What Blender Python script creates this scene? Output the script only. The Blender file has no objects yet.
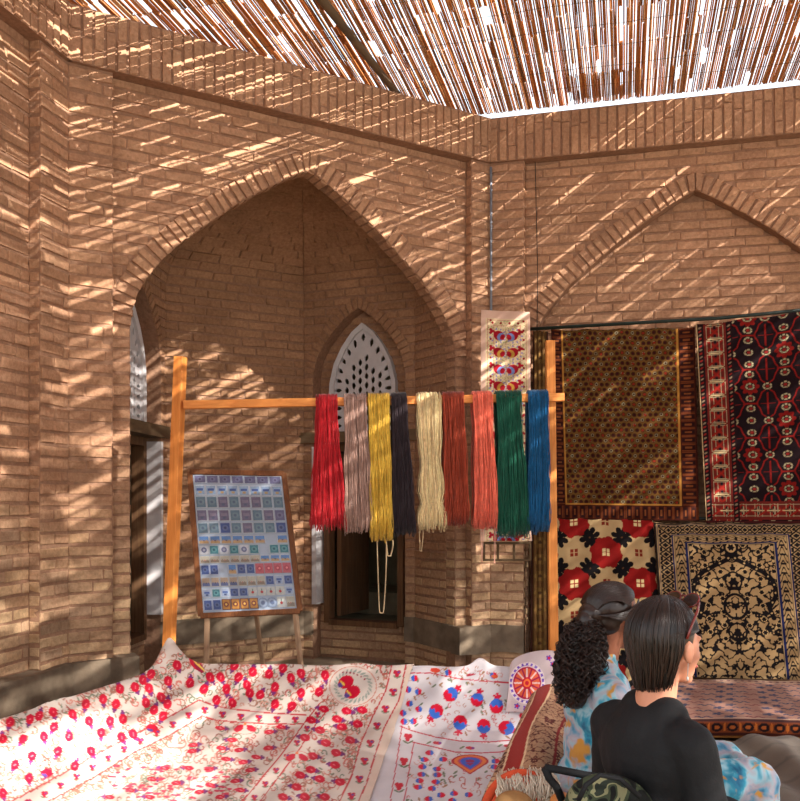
import bpy, bmesh, math, random
import numpy as np
from mathutils import Vector, Matrix, Euler, noise
random.seed(7); RNG = np.random.RandomState(11)
scene = bpy.context.scene
COL = scene.collection
V = Vector
EYE = 1.5; F = 880.0; HZ = 500.0
def lin(c):
    return tuple(((x/255.0)/12.92 if x/255.0 <= .04045 else ((x/255.0+.055)/1.055)**2.4) for x in c)
def ray(px, py):                      # direction with unit depth
    return V(((px-400)/F, 1.0, (HZ-py)/F))
def at(px, py, Y):
    r = ray(px, py); return V((r.x*Y, Y, EYE+r.z*Y))

# ------------------------------------------------------------------ helpers
def tag(o, label=None, cat=None, group=None, kind=None):
    if label: o['label'] = label
    if cat: o['category'] = cat
    if group: o['group'] = group
    if kind: o['kind'] = kind
    return o
def empty(name, loc=(0, 0, 0), rz=0.0):
    o = bpy.data.objects.new(name, None); COL.objects.link(o)
    o.location = loc; o.rotation_euler = (0, 0, rz); o.empty_display_size = .1
    return o
class MB:
    def __init__(s): s.v = []; s.f = []; s.m = []; s.sm = []
    def add(s, vs, fs, mi=0, smooth=False):
        b = len(s.v); s.v += [tuple(x) for x in vs]
        for f in fs: s.f.append(tuple(i+b for i in f)); s.m.append(mi); s.sm.append(smooth)
    def quad(s, a, b, c, d, mi=0): s.add([a, b, c, d], [(0, 1, 2, 3)], mi)
    def hexa(s, p, mi=0):             # p: 4 bottom then 4 top
        s.add(p, [(3, 2, 1, 0), (4, 5, 6, 7), (0, 1, 5, 4), (1, 2, 6, 5), (2, 3, 7, 6), (3, 0, 4, 7)], mi)
    def box(s, c, size, mi=0, M=None):
        hx, hy, hz = size[0]/2, size[1]/2, size[2]/2
        p = [V((x, y, z)) for z in (-hz, hz) for x, y in ((-hx, -hy), (hx, -hy), (hx, hy), (-hx, hy))]
        if M is not None: p = [M @ q for q in p]
        s.hexa([q+V(c) for q in p], mi)
    def beam(s, a, b, w, h, mi=0, up=V((0, 0, 1)), bev=.003):
        a = V(a); b = V(b); d = (b-a).normalized()
        x = d.cross(up)
        if x.length < 1e-3: x = V((1, 0, 0))
        x.normalize(); y = x.cross(d).normalized()
        ring = []
        for sx, sy in ((-1, -1), (1, -1), (1, 1), (-1, 1)):
            if sx*sy > 0: ring += [(sx*(w/2-bev) if 0 else sx*w/2, sy*(h/2-bev)), (sx*(w/2-bev), sy*h/2)] if (sx > 0) else [(sx*w/2, sy*(h/2-bev)), (sx*(w/2-bev), sy*h/2)]
            else: ring += [(sx*(w/2-bev), sy*h/2), (sx*w/2, sy*(h/2-bev))]
        if True:
            ring = [(-w/2, -(h/2-bev)), (-(w/2-bev), -h/2), (w/2-bev, -h/2), (w/2, -(h/2-bev)), (w/2, h/2-bev), (w/2-bev, h/2), (-(w/2-bev), h/2), (-w/2, h/2-bev)]
        vs = [p+x*u+y*v for p in (a, b) for u, v in ring]
        fs = [(i, (i+1) % 8, 8+(i+1) % 8, 8+i) for i in range(8)]+[tuple(range(7, -1, -1)), tuple(range(8, 16))]
        s.add(vs, fs, mi)
    def tube(s, pts, r, n=6, mi=0, cap=True, smooth=True, closed=False):
        pts = [V(p) for p in pts]; k = len(pts); rr = r if isinstance(r, (list, tuple)) else [r]*k
        vs = []; prev = None
        for i, p in enumerate(pts):
            if closed: d = pts[(i+1) % k]-pts[i-1]
            else: d = pts[min(i+1, k-1)]-pts[max(i-1, 0)]
            if d.length < 1e-9: d = V((0, 0, 1))
            d.normalize()
            if prev is None: x = d.orthogonal().normalized()
            else:
                x = prev-d*prev.dot(d)
                x = x.normalized() if x.length > 1e-6 else d.orthogonal().normalized()
            prev = x; y = d.cross(x)
            for j in range(n):
                a = 2*math.pi*j/n; vs.append(p+(x*math.cos(a)+y*math.sin(a))*rr[i])
        fs = []
        for i in range(k if closed else k-1):
            i2 = (i+1) % k
            for j in range(n): fs.append((i*n+j, i*n+(j+1) % n, i2*n+(j+1) % n, i2*n+j))
        if cap and not closed: fs += [tuple(range(n-1, -1, -1)), tuple(range((k-1)*n, k*n))]
        s.add(vs, fs, mi, smooth)
    def ell(s, c, rad, M=None, nu=20, nv=12, mi=0):
        vs = []; fs = []
        for i in range(1, nv):
            t = math.pi*i/nv
            for j in range(nu):
                p = 2*math.pi*j/nu
                vs.append(V((rad[0]*math.sin(t)*math.cos(p), rad[1]*math.sin(t)*math.sin(p), rad[2]*math.cos(t))))
        vs += [V((0, 0, rad[2])), V((0, 0, -rad[2]))]; T = len(vs)-2
        for i in range(nv-2):
            for j in range(nu): fs.append((i*nu+j, (i+1)*nu+j, (i+1)*nu+(j+1) % nu, i*nu+(j+1) % nu))
        for j in range(nu):
            fs.append((T, j, (j+1) % nu)); fs.append((T+1, (nv-2)*nu+(j+1) % nu, (nv-2)*nu+j))
        if M is not None: vs = [M @ q for q in vs]
        s.add([q+V(c) for q in vs], fs, mi, True)
    def caps(s, a, ra, b, rb, n=16):   # tapered limb with round ends
        a = V(a); b = V(b); s.tube([a, b], [ra, rb], n); s.ell(a, (ra,)*3, nu=n, nv=10); s.ell(b, (rb,)*3, nu=n, nv=10)
    def build(s, name, mats, parent=None, xf=None):
        me = bpy.data.meshes.new(name)
        vs = s.v if xf is None else [tuple(xf @ V(q)) for q in s.v]
        me.from_pydata(vs, [], s.f)
        for m in (mats if isinstance(mats, (list, tuple)) else [mats]): me.materials.append(m)
        me.polygons.foreach_set('material_index', s.m)
        me.polygons.foreach_set('use_smooth', s.sm)
        me.update()
        o = bpy.data.objects.new(name, me); COL.objects.link(o)
        if parent: o.parent = parent
        return o
def fixnorm(o):
    bm = bmesh.new(); bm.from_mesh(o.data); bmesh.ops.recalc_face_normals(bm, faces=bm.faces); bm.to_mesh(o.data); bm.free(); return o

# ------------------------------------------------------------------ materials
class NT:
    def __init__(s, name):
        s.m = bpy.data.materials.new(name); s.m.use_nodes = True; s.t = s.m.node_tree; s.t.nodes.clear()
        s.out = s.n('ShaderNodeOutputMaterial'); s.b = s.n('ShaderNodeBsdfPrincipled'); s.l(s.b.outputs[0], s.out.inputs[0])
    def n(s, t, **k):
        x = s.t.nodes.new(t)
        for a, b in k.items(): setattr(x, a, b)
        return x
    def l(s, a, b): s.t.links.new(a, b)
    def coord(s, scale=(1, 1, 1), which='Object'):
        c = s.n('ShaderNodeTexCoord'); m = s.n('ShaderNodeMapping'); m.inputs['Scale'].default_value = scale
        s.l(c.outputs[which], m.inputs[0]); return m.outputs[0]
    def noise(s, vec, sc, det=4, rough=.55, dist=0):
        n = s.n('ShaderNodeTexNoise'); n.inputs['Scale'].default_value = sc; n.inputs['Detail'].default_value = det
        n.inputs['Roughness'].default_value = rough; n.inputs['Distortion'].default_value = dist
        s.l(vec, n.inputs['Vector']); return n.outputs[0]
    def ramp(s, fac, stops, interp='LINEAR'):
        r = s.n('ShaderNodeValToRGB'); e = r.color_ramp.elements; r.color_ramp.interpolation = interp
        while len(e) < len(stops): e.new(.5)
        for x, (p, c) in zip(e, stops): x.position = p; x.color = (*c, 1)
        s.l(fac, r.inputs[0]); return r.outputs[0]
    def mix(s, fac, a, b, mode='MIX'):
        x = s.n('ShaderNodeMix', data_type='RGBA', blend_type=mode)
        for sock, val in ((x.inputs[0], fac), (x.inputs[6], a), (x.inputs[7], b)):
            if isinstance(val, (int, float)): sock.default_value = val
            elif isinstance(val, tuple): sock.default_value = (*val, 1)
            else: s.l(val, sock)
        return x.outputs[2]
    def math(s, op, a, b=0.0):
        x = s.n('ShaderNodeMath', operation=op)
        for sock, val in ((x.inputs[0], a), (x.inputs[1], b)):
            if isinstance(val, (int, float)): sock.default_value = val
            else: s.l(val, sock)
        return x.outputs[0]
    def bump(s, h, st=.5, d=.01):
        x = s.n('ShaderNodeBump'); x.inputs['Strength'].default_value = st; x.inputs['Distance'].default_value = d
        s.l(h, x.inputs['Height']); s.l(x.outputs[0], s.b.inputs['Normal'])
    def col(s, c):
        if isinstance(c, tuple): s.b.inputs['Base Color'].default_value = (*c, 1)
        else: s.l(c, s.b.inputs['Base Color'])
    def rough(s, r, spec=.3):
        s.b.inputs['Roughness'].default_value = r; s.b.inputs['Specular IOR Level'].default_value = spec

def brick_mat(name, stops, low=None, lowz=(1.0, 1.5)):
    t = NT(name); g = t.n('ShaderNodeNewGeometry')
    c = t.ramp(g.outputs['Random Per Island'], [(i/(len(stops)-1), lin(k)) for i, k in enumerate(stops)])
    co = t.coord()
    if low:
        c2 = t.ramp(g.outputs['Random Per Island'], [(i/(len(low)-1), lin(k)) for i, k in enumerate(low)])
        sp = t.n('ShaderNodeSeparateXYZ'); t.l(g.outputs['Position'], sp.inputs[0])
        n0 = t.noise(co, 1.3, 3)
        zz = t.math('ADD', sp.outputs[2], t.math('MULTIPLY', t.math('SUBTRACT', n0, .5), 1.6))
        mr = t.n('ShaderNodeMapRange'); mr.inputs[1].default_value = lowz[0]; mr.inputs[2].default_value = lowz[1]
        t.l(zz, mr.inputs[0]); c = t.mix(mr.outputs[0], c2, c)
    n1 = t.noise(co, 2.2, 5, .6); n2 = t.noise(co, 38, 6, .65)
    c = t.mix(1.0, c, t.ramp(n1, [(.3, (.78, .76, .74)), (.7, (1.12, 1.1, 1.08))]), 'MULTIPLY')
    c = t.mix(1.0, c, t.ramp(n2, [(.3, (.72, .7, .68)), (.65, (1.1, 1.1, 1.1))]), 'MULTIPLY')
    t.col(c); t.rough(.95, .1); t.bump(n2, .8, .006)
    return t.m
MAT = {}
BR = [(180, 139, 110), (187, 146, 115), (183, 142, 111), (192, 151, 119), (175, 135, 107), (186, 145, 115)]
LOW = [(198, 166, 130), (188, 156, 126), (206, 174, 134), (178, 148, 122), (196, 158, 122), (170, 142, 116)]
MAT['brick'] = brick_mat('brick', BR, LOW, (.85, 1.7))
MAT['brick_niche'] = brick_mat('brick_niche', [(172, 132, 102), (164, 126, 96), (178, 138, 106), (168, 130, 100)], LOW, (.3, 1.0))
def plain(name, c, rough=.9, sc=20, amt=.25, bump=.3, spec=.15, dist=.004, stretch=(1, 1, 1)):
    t = NT(name); co = t.coord(stretch); n = t.noise(co, sc, 6, .6)
    cc = t.mix(1.0, lin(c), t.ramp(n, [(.25, (1-amt,)*3), (.75, (1+amt*.5,)*3)]), 'MULTIPLY')
    t.col(cc); t.rough(rough, spec)
    if bump: t.bump(n, bump, dist)
    return t.m
MAT['mortar'] = plain('mortar', (158, 122, 98), .98, 30, .3, .8, .05, .01)
MAT['concrete'] = plain('concrete_plinth', (128, 112, 94), .9, 6, .5, .7, .2, .01)
MAT['floor'] = plain('floor_paving', (150, 134, 112), .92, 5, .35, .5, .15, .01)
MAT['white'] = plain('white_plaster', (205, 200, 200), .8, 12, .12, .3)
MAT['plaster_dark'] = plain('grey_plaster', (110, 104, 84), .95, 5, .3, .3)
def wood(name, c1, c2, sc=14, rough=.6, stretch=(1, 1, .06)):
    t = NT(name); co = t.coord(stretch); n = t.noise(co, sc, 6, .6, 1.2); k = t.noise(t.coord(), 3, 2)
    c = t.ramp(n, [(.3, lin(c1)), (.7, lin(c2))]); c = t.mix(1.0, c, t.ramp(k, [(.3, (.85,)*3), (.7, (1.1,)*3)]), 'MULTIPLY')
    t.col(c); t.rough(rough, .35); t.bump(n, .25, .002); return t.m
MAT['pine'] = wood('orange_pine', (205, 118, 48), (236, 156, 78), 40)
MAT['pine_x'] = wood('orange_pine_bar', (205, 118, 48), (236, 156, 78), 40, .6, (.06, 1, 1))
MAT['brownwood'] = wood('brown_wood', (104, 62, 32), (142, 88, 48), 60)
MAT['oldwood'] = wood('old_door_wood', (84, 58, 38), (122, 88, 58), 30, .85)
MAT['palewood'] = wood('pale_leg_wood', (172, 138, 108), (196, 162, 130), 50)
MAT['darkwood'] = wood('dark_lintel_wood', (92, 74, 54), (122, 98, 70), 12, .9, (.2, .2, 1))
MAT['metal_green'] = plain('dark_green_rod', (28, 44, 38), .5, 20, .2, 0, .4)
def attr_fabric(name, rough=.92, wsc=900, bump=.35):
    t = NT(name); a = t.n('ShaderNodeAttribute', attribute_name='pattern')
    co = t.coord(); n = t.noise(co, 350, 2); n2 = t.noise(co, 7, 3)
    c = t.mix(1.0, a.outputs['Color'], t.ramp(n2, [(.3, (.9,)*3), (.7, (1.06,)*3)]), 'MULTIPLY')
    t.col(c); t.rough(rough, .08); t.bump(n, bump, .002)
    t.b.inputs['Sheen Weight'].default_value = .1
    return t.m
MAT['rug'] = attr_fabric('woven_rug'); MAT['cloth'] = attr_fabric('embroidered_cotton', .85, bump=.2)
# reeds: dry stalks, partly letting light through
t = NT('reed'); g = t.n('ShaderNodeNewGeometry')
c = t.ramp(g.outputs['Random Per Island'], [(0, lin((170, 104, 56))), (.3, lin((220, 150, 86))), (.55, lin((140, 82, 44))), (.8, lin((234, 184, 128))), (1, lin((110, 64, 36)))])
t.col(c); t.rough(.7, .3)
tr = t.n('ShaderNodeBsdfTranslucent'); t.l(c, tr.inputs[0]); ms = t.n('ShaderNodeMixShader'); ms.inputs[0].default_value = .22
t.l(t.b.outputs[0], ms.inputs[1]); t.l(tr.outputs[0], ms.inputs[2]); t.l(ms.outputs[0], t.out.inputs[0]); MAT['reed'] = t.m

# ------------------------------------------------------------------ camera, world, sun
cam = bpy.data.cameras.new('camera'); co = bpy.data.objects.new('camera', cam); COL.objects.link(co)
co.location = (0, 0, EYE); co.rotation_euler = (math.radians(90), 0, 0)
cam.sensor_fit = 'HORIZONTAL'; cam.sensor_width = 36; cam.lens = 36*F/800; cam.shift_y = (HZ-400.5)/800; cam.clip_start = .05
scene.camera = co
scene.view_settings.view_transform = 'Standard'; scene.view_settings.look = 'None'
scene.view_settings.gamma = 1; scene.view_settings.use_curve_mapping = False; scene.view_settings.exposure = 0.0
w = bpy.data.worlds.new('sky'); scene.world = w; w.use_nodes = True; nt = w.node_tree; nt.nodes.clear()
bg = nt.nodes.new('ShaderNodeBackground'); wo = nt.nodes.new('ShaderNodeOutputWorld'); nt.links.new(bg.outputs[0], wo.inputs[0])
tc = nt.nodes.new('ShaderNodeTexCoord'); sp = nt.nodes.new('ShaderNodeSeparateXYZ'); nt.links.new(tc.outputs['Generated'], sp.inputs[0])
rp = nt.nodes.new('ShaderNodeValToRGB'); nt.links.new(sp.outputs[2], rp.inputs[0])
e = rp.color_ramp.elements; e[0].position = 0; e[0].color = (1.0, .95, .90, 1); e[1].position = .5; e[1].color = (.72, .86, 1.0, 1)
nt.links.new(rp.outputs[0], bg.inputs[0]); bg.inputs[1].default_value = WORLD = 1.95

# ------------------------------------------------------------------ octagon courtyard walls
def vec2(a): return V((math.cos(a), math.sin(a), 0))
P1 = V((-1.95, 5.92, 0)); P2 = V((.546, 7.40, 0))
angB = math.atan2(1.48, 2.496)
DEP = .08
class Side:
    def __init__(s, F0, ang, L): s.F0 = F0; s.d = vec2(ang); s.o = vec2(ang+math.pi/2); s.L = L; s.ang = ang
    def p(s, u, w, z): return s.F0+s.d*u+s.o*w+V((0, 0, z))
    def upx(s, px, w=0):            # u where pixel column px meets the plane at offset w
        k = (px-400)/F; q = s.F0+s.o*w
        return (k*q.y-q.x)/(s.d.x-k*s.d.y)
    def hit(s, px, py, w=0):
        u = s.upx(px, w); q = s.p(u, w, 0); return u, EYE+(HZ-py)/F*q.y
tmp = Side(P1-vec2(angB+math.pi/2)*DEP, angB, 0)
u0 = tmp.upx(68); u1 = tmp.upx(490)
B = Side(tmp.p(u0, 0, 0), angB, u1-u0)
FR = B.p(B.L, 0, 0)
C = Side(FR, angB-math.pi/4, B.L)
A = Side(B.F0-vec2(angB+math.pi/4)*B.L, angB+math.pi/4, B.L)
PWL = B.upx(110, DEP); PWR = B.L-B.upx(466, DEP); PC = C.upx(525, DEP)
ZC = 4.34; ZF = 4.71
NAz = [(0, 4.00), (.1, 3.95), (.21, 3.885), (.4, 3.765), (.62, 3.61), (.84, 3.43), (1.0, 3.29), (1.13, 3.15), (1.22, 3.03), (1.28, 2.92), (1.32, 2.8), (1.335, 2.68)]
HW = 1.335
def arch_hw(z, prof=NAz):
    if z <= prof[-1][1]: return prof[-1][0]
    if z >= prof[0][1]: return -1
    for (x0, z0), (x1, z1) in zip(prof, prof[1:]):
        if z1 <= z <= z0: return x1+(x0-x1)*(z-z1)/(z0-z1)
def offset_prof(prof, d):
    out = []
    for i, (x, z) in enumerate(prof):
        a = prof[max(i-1, 0)]; b = prof[min(i+1, len(prof)-1)]
        tx, tz = b[0]-a[0], b[1]-a[1]; l = math.hypot(tx, tz); nx, nz = -tz/l, tx/l
        out.append((x+nx*d, z+nz*d))
    out[0] = (0, out[0][1]+.02); return out
R = random.Random(3)
def brick(mb, a, b, c, d, n, pr=.012, mi=0, j=.0042):
    q = [V(x) for x in (a, b, c, d)]
    q = [x+V((R.uniform(-j, j), R.uniform(-j, j), R.uniform(-j, j))) for x in q]
    ctr = (q[0]+q[1]+q[2]+q[3])/4; pr = pr+R.uniform(-.004, .004)
    if R.random() < .06: pr *= .4
    lo = [x-n*.004 for x in q]; mid = [x+n*(pr-.005) for x in q]
    e = R.uniform(.006, .012); hi = []
    for x in q:
        v = x-ctr; l = max(v.length, .02); hi.append(ctr+v*(1-e/l)+n*pr)
    b0 = lo+mid+hi
    fs = []
    for k in range(4):
        k2 = (k+1) % 4; fs += [(k, k2, 4+k2, 4+k), (4+k, 4+k2, 8+k2, 8+k)]
    fs.append((8, 9, 10, 11)); mb.add(b0, fs, mi)
def courses(mb, S, w, n, spans, z0, z1, pitch=.08, bh=.060, bl=.26, pr=.008):
    z = z0; k = 0
    while z+bh*.6 <= z1:
        top = min(z+bh, z1)
        for (a, b) in spans(z+bh/2):
            u = a+.003; first = True
            while u < b-.01:
                L = bl*R.uniform(.75, 1.12)
                if first: L *= .5 if k % 2 else 1.0; first = False
                e = min(u+L, b-.003)
                if b-e < .05: e = b-.003
                dz = R.uniform(-.003, .003)
                brick(mb, S(u, z+dz), S(e, z+dz), S(e, top+dz), S(u, top+dz), n, pr)
                u = e+R.uniform(.003, .009)
        z += pitch; k += 1
def backing(mb, S, spans, z0, z1, step=.04, mi=1):
    z = z0
    while z < z1-1e-4:
        t = min(z+step, z1)
        s0 = spans(z+1e-4); s1 = spans(t-1e-4)
        if len(s0) != len(s1): s1 = s0
        for (a, b), (c, d) in zip(s0, s1): mb.quad(S(a, z), S(b, z), S(d, t), S(c, t), mi)
        z = t
def ringarch(mb, S, uc, prof, width, n, pr=.016, bw=.07, zmin=None):
    # voussoirs: header bricks standing round the arch
    out = offset_prof(prof, width)
    for sg in (-1, 1):
        pts = [V((x, z, 0)) for x, z in prof]; o = [V((x, z, 0)) for x, z in out]
        L = [0]
        for i in range(1, len(pts)): L.append(L[-1]+((pts[i]+o[i])/2-(pts[i-1]+o[i-1])/2).length)
        def samp(s, arr):
            s = max(0, min(L[-1], s))
            for i in range(1, len(L)):
                if s <= L[i]: return arr[i-1].lerp(arr[i], (s-L[i-1])/(L[i]-L[i-1]))
            return arr[-1]
        s = .006
        while s+bw*.7 < L[-1]:
            a = samp(s, pts); b = samp(s+bw*.76, pts); c = samp(s+bw*.76, o); d = samp(s, o)
            q = [S(uc+sg*x.x, x.y) for x in (a, b, c, d)]
            brick(mb, *q, n, pr); s += bw*R.uniform(.97, 1.05)
def Sw(side, w): return lambda u, z: side.p(u, w, z)
def soldier(mb, S, u0, u1, z0, z1, n, pr=.012, pitch=.074):
    u = u0; k = 0
    while u < u1-.02:
        e = min(u+pitch-.016, u1); zz = z0+.004; L = (z1-z0)
        cuts = [zz]; off = R.uniform(.1, .3)
        c = zz+off
        while c < z1-.05: cuts.append(c); c += .25
        cuts.append(z1)
        for a, b in zip(cuts, cuts[1:]): brick(mb, S(u, a), S(e, a), S(e, b-.01), S(u, b-.01), n, pr)
        u += pitch; k += 1

full = lambda a, b: (lambda z: [(a, b)])
# --- mouth arches
UCB = (B.upx(130, DEP)+B.upx(455, DEP))/2
UCC = C.upx(695, DEP)
def spans_mouth(uc, L0, L1, prof, off):
    pr = offset_prof(prof, off) if off else prof
    def f(z):
        h = arch_hw(z, pr)
        if h <= 0: return [(L0, L1)]
        if z < prof[-1][1]: h = prof[-1][0]
        return [(L0, uc-h), (uc+h, L1)]
    return f
PLZ = .45
def pilaster_and_frieze(mb, S, a0, a1):
    n = -S.o
    for (x0, x1) in ((0, a0), (S.L-a1, S.L)):
        backing(mb, Sw(S, 0), full(x0, x1), 0, ZC, 5)
        courses(mb, Sw(S, 0), 0, n, full(x0, x1), .02, ZC)
    # reveals between pilaster and wall plane
    for uu, sg in ((a0, 1), (S.L-a1, -1)):
        SR = lambda w, z, uu=uu: S.p(uu, w, z)
        mb.quad(SR(0, 0), SR(DEP, 0), SR(DEP, ZC), SR(0, ZC), 1)
        courses(mb, SR, 0, S.d*sg, full(0, DEP), PLZ, ZC, bl=.3, pr=.004)
def frieze(mb, S, e0=0, e1=0):
    w = -.03; n = -S.o; a = -math.tan(math.pi/8)*.03
    u0, u1 = -a*0+.012+e0, S.L-.012-e1
    mb.quad(S.p(-a*-1, w, ZC), S.p(S.L+a, w, ZC), S.p(S.L+a, w, ZF), S.p(-a*-1, w, ZF), 1)
    soldier(mb, Sw(S, w), u0, u1, ZC, ZF, n)
    mb.quad(S.p(0, w, ZC), S.p(S.L, w, ZC), S.p(S.L, DEP+.02, ZC), S.p(0, DEP+.02, ZC), 1)
    mb.quad(S.p(0, w, ZF), S.p(S.L, w, ZF), S.p(S.L, .45, ZF), S.p(0, .45, ZF), 1)
    mb.quad(S.p(-.2, .45, 0), S.p(S.L+.2, .45, 0), S.p(S.L+.2, .45, ZF), S.p(-.2, .45, ZF), 1) if S is not B else None

# wall B (the one with the open niche)
mb = MB(); nB = -B.o
pilaster_and_frieze(mb, B, PWL, PWR)
sp_b = spans_mouth(UCB, PWL, B.L-PWR, NAz, 0); sp_o = spans_mouth(UCB, PWL, B.L-PWR, NAz, .15)
backing(mb, Sw(B, DEP), sp_b, 0, ZC, .02)
courses(mb, Sw(B, DEP), 0, nB, sp_o, PLZ, ZC)
ringarch(mb, Sw(B, DEP), UCB, NAz, .145, nB)
# intrados lip
LIP = .13
for sg in (-1, 1):
    pr = list(NAz)+[(HW, 0)]
    for (x0, z0), (x1, z1) in zip(pr, pr[1:]):
        mb.quad(B.p(UCB+sg*x0, DEP, z0), B.p(UCB+sg*x0, DEP+LIP, z0), B.p(UCB+sg*x1, DEP+LIP, z1), B.p(UCB+sg*x1, DEP, z1), 1)
    SJ = lambda w, z, sg=sg: B.p(UCB+sg*HW, DEP+w, z)
    courses(mb, SJ, 0, -B.d*sg, full(0.004, LIP), PLZ, 2.66, bl=.3, pr=.006)
    # short bricks on the underside of the arch
    s = 0
    for (x0, z0), (x1, z1) in zip(NAz, NAz[1:]):
        l = math.hypot(x1-x0, z1-z0); m = max(1, round(l/.07)); tn = V(((z1-z0), -(x1-x0), 0)).normalized()
        for k in range(m):
            xa, za = x0+(x1-x0)*(k+.1)/m, z0+(z1-z0)*(k+.1)/m; xb, zb = x0+(x1-x0)*(k+.88)/m, z0+(z1-z0)*(k+.88)/m
            nn = (B.d*sg*(z1-z0)+V((0, 0, -(x1-x0)))).normalized()
            brick(mb, B.p(UCB+sg*xa, DEP+.004, za), B.p(UCB+sg*xb, DEP+.004, zb), B.p(UCB+sg*xb, DEP+LIP, zb), B.p(UCB+sg*xa, DEP+LIP, za), nn, .006)
frieze(mb, B)
o = mb.build('wall_back', [MAT['brick'], MAT['mortar']]); tag(o, 'brick courtyard wall with a tall pointed arch', 'wall', kind='structure')

# wall A, left
mb = MB(); pilaster_and_frieze(mb, A, .36, PWL)
PWLA = PWL
backing(mb, Sw(A, DEP), full(.36, A.L-PWL), 0, ZC, 5); courses(mb, Sw(A, DEP), 0, -A.o, full(.36, A.L-PWL), PLZ, ZC)
frieze(mb, A)
o = mb.build('wall_left', [MAT['brick'], MAT['mortar']]); tag(o, 'brick wall and corner pier at the left', 'wall', kind='structure')

# wall C, right, with a blind pointed arch
mb = MB(); nC = -C.o; BL = .12
pilaster_and_frieze(mb, C, PC, PC)
sp_b = spans_mouth(UCC, PC, C.L-PC, NAz, 0); sp_o = spans_mouth(UCC, PC, C.L-PC, NAz, .15)
backing(mb, Sw(C, DEP), sp_b, 0, ZC, .02); courses(mb, Sw(C, DEP), 0, nC, sp_o, PLZ, ZC)
ringarch(mb, Sw(C, DEP), UCC, NAz, .145, nC)
def inner(z):
    h = arch_hw(z); return [(UCC-h, UCC+h)] if h > .02 else []
backing(mb, Sw(C, DEP+BL), full(UCC-1.4, UCC+1.4), 0, 4.1, 5); courses(mb, Sw(C, DEP+BL), 0, nC, inner, .2, 4.0)
for sg in (-1, 1):
    pr = list(NAz)+[(HW, 0)]
    for (x0, z0), (x1, z1) in zip(pr, pr[1:]):
        mb.quad(C.p(UCC+sg*x0, DEP, z0), C.p(UCC+sg*x0, DEP+BL, z0), C.p(UCC+sg*x1, DEP+BL, z1), C.p(UCC+sg*x1, DEP, z1), 1)
frieze(mb, C)
o = mb.build('wall_right', [MAT['brick'], MAT['mortar']]); tag(o, 'brick wall with a blind pointed arch behind the rugs', 'wall', kind='structure')

# ------------------------------------------------------------------ niche interior
mb = MB()
W0 = DEP+LIP
ZS = 3.33; ZT = 4.14
def kz(z): return 1.0 if z <= ZS else max(0.0, 1-((z-ZS)/(ZT-ZS))**2)**.6
def plan(z):
    k = kz(z); return [(-HW*k, W0), (-HW*k, W0+.5*k), (-.66*k, W0+1.42*k), (.66*k, W0+1.42*k), (HW*k, W0+.5*k), (HW*k, W0)]
def NP(q, z): return B.p(UCB+q[0], q[1], z)
zs = [0, ZS]+[ZS+(ZT-ZS)*i/26 for i in range(1, 26)]+[ZT-.003]
CH = {}
for i in range(5):
    a, b = plan(0)[i], plan(0)[i+1]; L = math.hypot(b[0]-a[0], b[1]-a[1]); CH[i] = (a, b, L)
# recess arch profile in the two chamfers
RW = .47; RP = [(0, 3.27), (.12, 3.2), (.25, 3.08), (.36, 2.95), (.43, 2.83), (.47, 2.66)]
def uc_ch(i): return CH[i][2]/2
for i in range(5):
    a, b, L = CH[i]
    for z0, z1 in zip(zs, zs[1:]):
        p0 = plan(z0); p1 = plan(z1)
        if i in (1, 3) and z0 == 0: continue
        if i in (1, 3) and z0 < 3.3:
            pass
        mb.quad(NP(p0[i], z0), NP(p0[i+1], z0), NP(p1[i+1], z1), NP(p1[i], z1), 1)
    # bricks follow the courses up into the vault
    z = .03
    kk = 0
    while z < ZT-.05:
        dz = .058; q0 = plan(z); q1 = plan(z+dz)
        A0, B0 = NP(q0[i], z), NP(q0[i+1], z); A1, B1 = NP(q1[i], z+dz), NP(q1[i+1], z+dz)
        n = (B0-A0).cross(A1-A0).normalized(); mid = (A0+B0)/2; ctr = B.p(UCB, W0-.3, 1.5+z*.4)
        if n.dot(ctr-mid) < 0: n = -n
        Lc = (B0-A0).length; ivs = [(0, Lc)]
        if i in (1, 3):
            h = arch_hw(z+dz/2, offset_prof(RP, .1)); hh = RW if z < 2.66 else h
            if hh and hh > 0: ivs = [(0, Lc/2-hh), (Lc/2+hh, Lc)]
        if Lc > .08:
            for (x0, x1) in ivs:
                u = x0+.003; first = True
                while u < x1-.01:
                    l = .25*R.uniform(.75, 1.12)
                    if first: l *= (.5 if kk % 2 else 1); first = False
                    e = min(u+l, x1-.003)
                    if x1-e < .05: e = x1-.003
                    f0, f1 = u/Lc, e/Lc
                    brick(mb, A0.lerp(B0, f0), A0.lerp(B0, f1), A1.lerp(B1, f1), A1.lerp(B1, f0), n, .011)
                    u = e+.012
        # in the vault the course height follows the slope
        sl = (A1-A0).length; z += .08*min(1.0, .058/max(sl, .01)*1.0); kk += 1
RD = .15
dark_rooms = []
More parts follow.
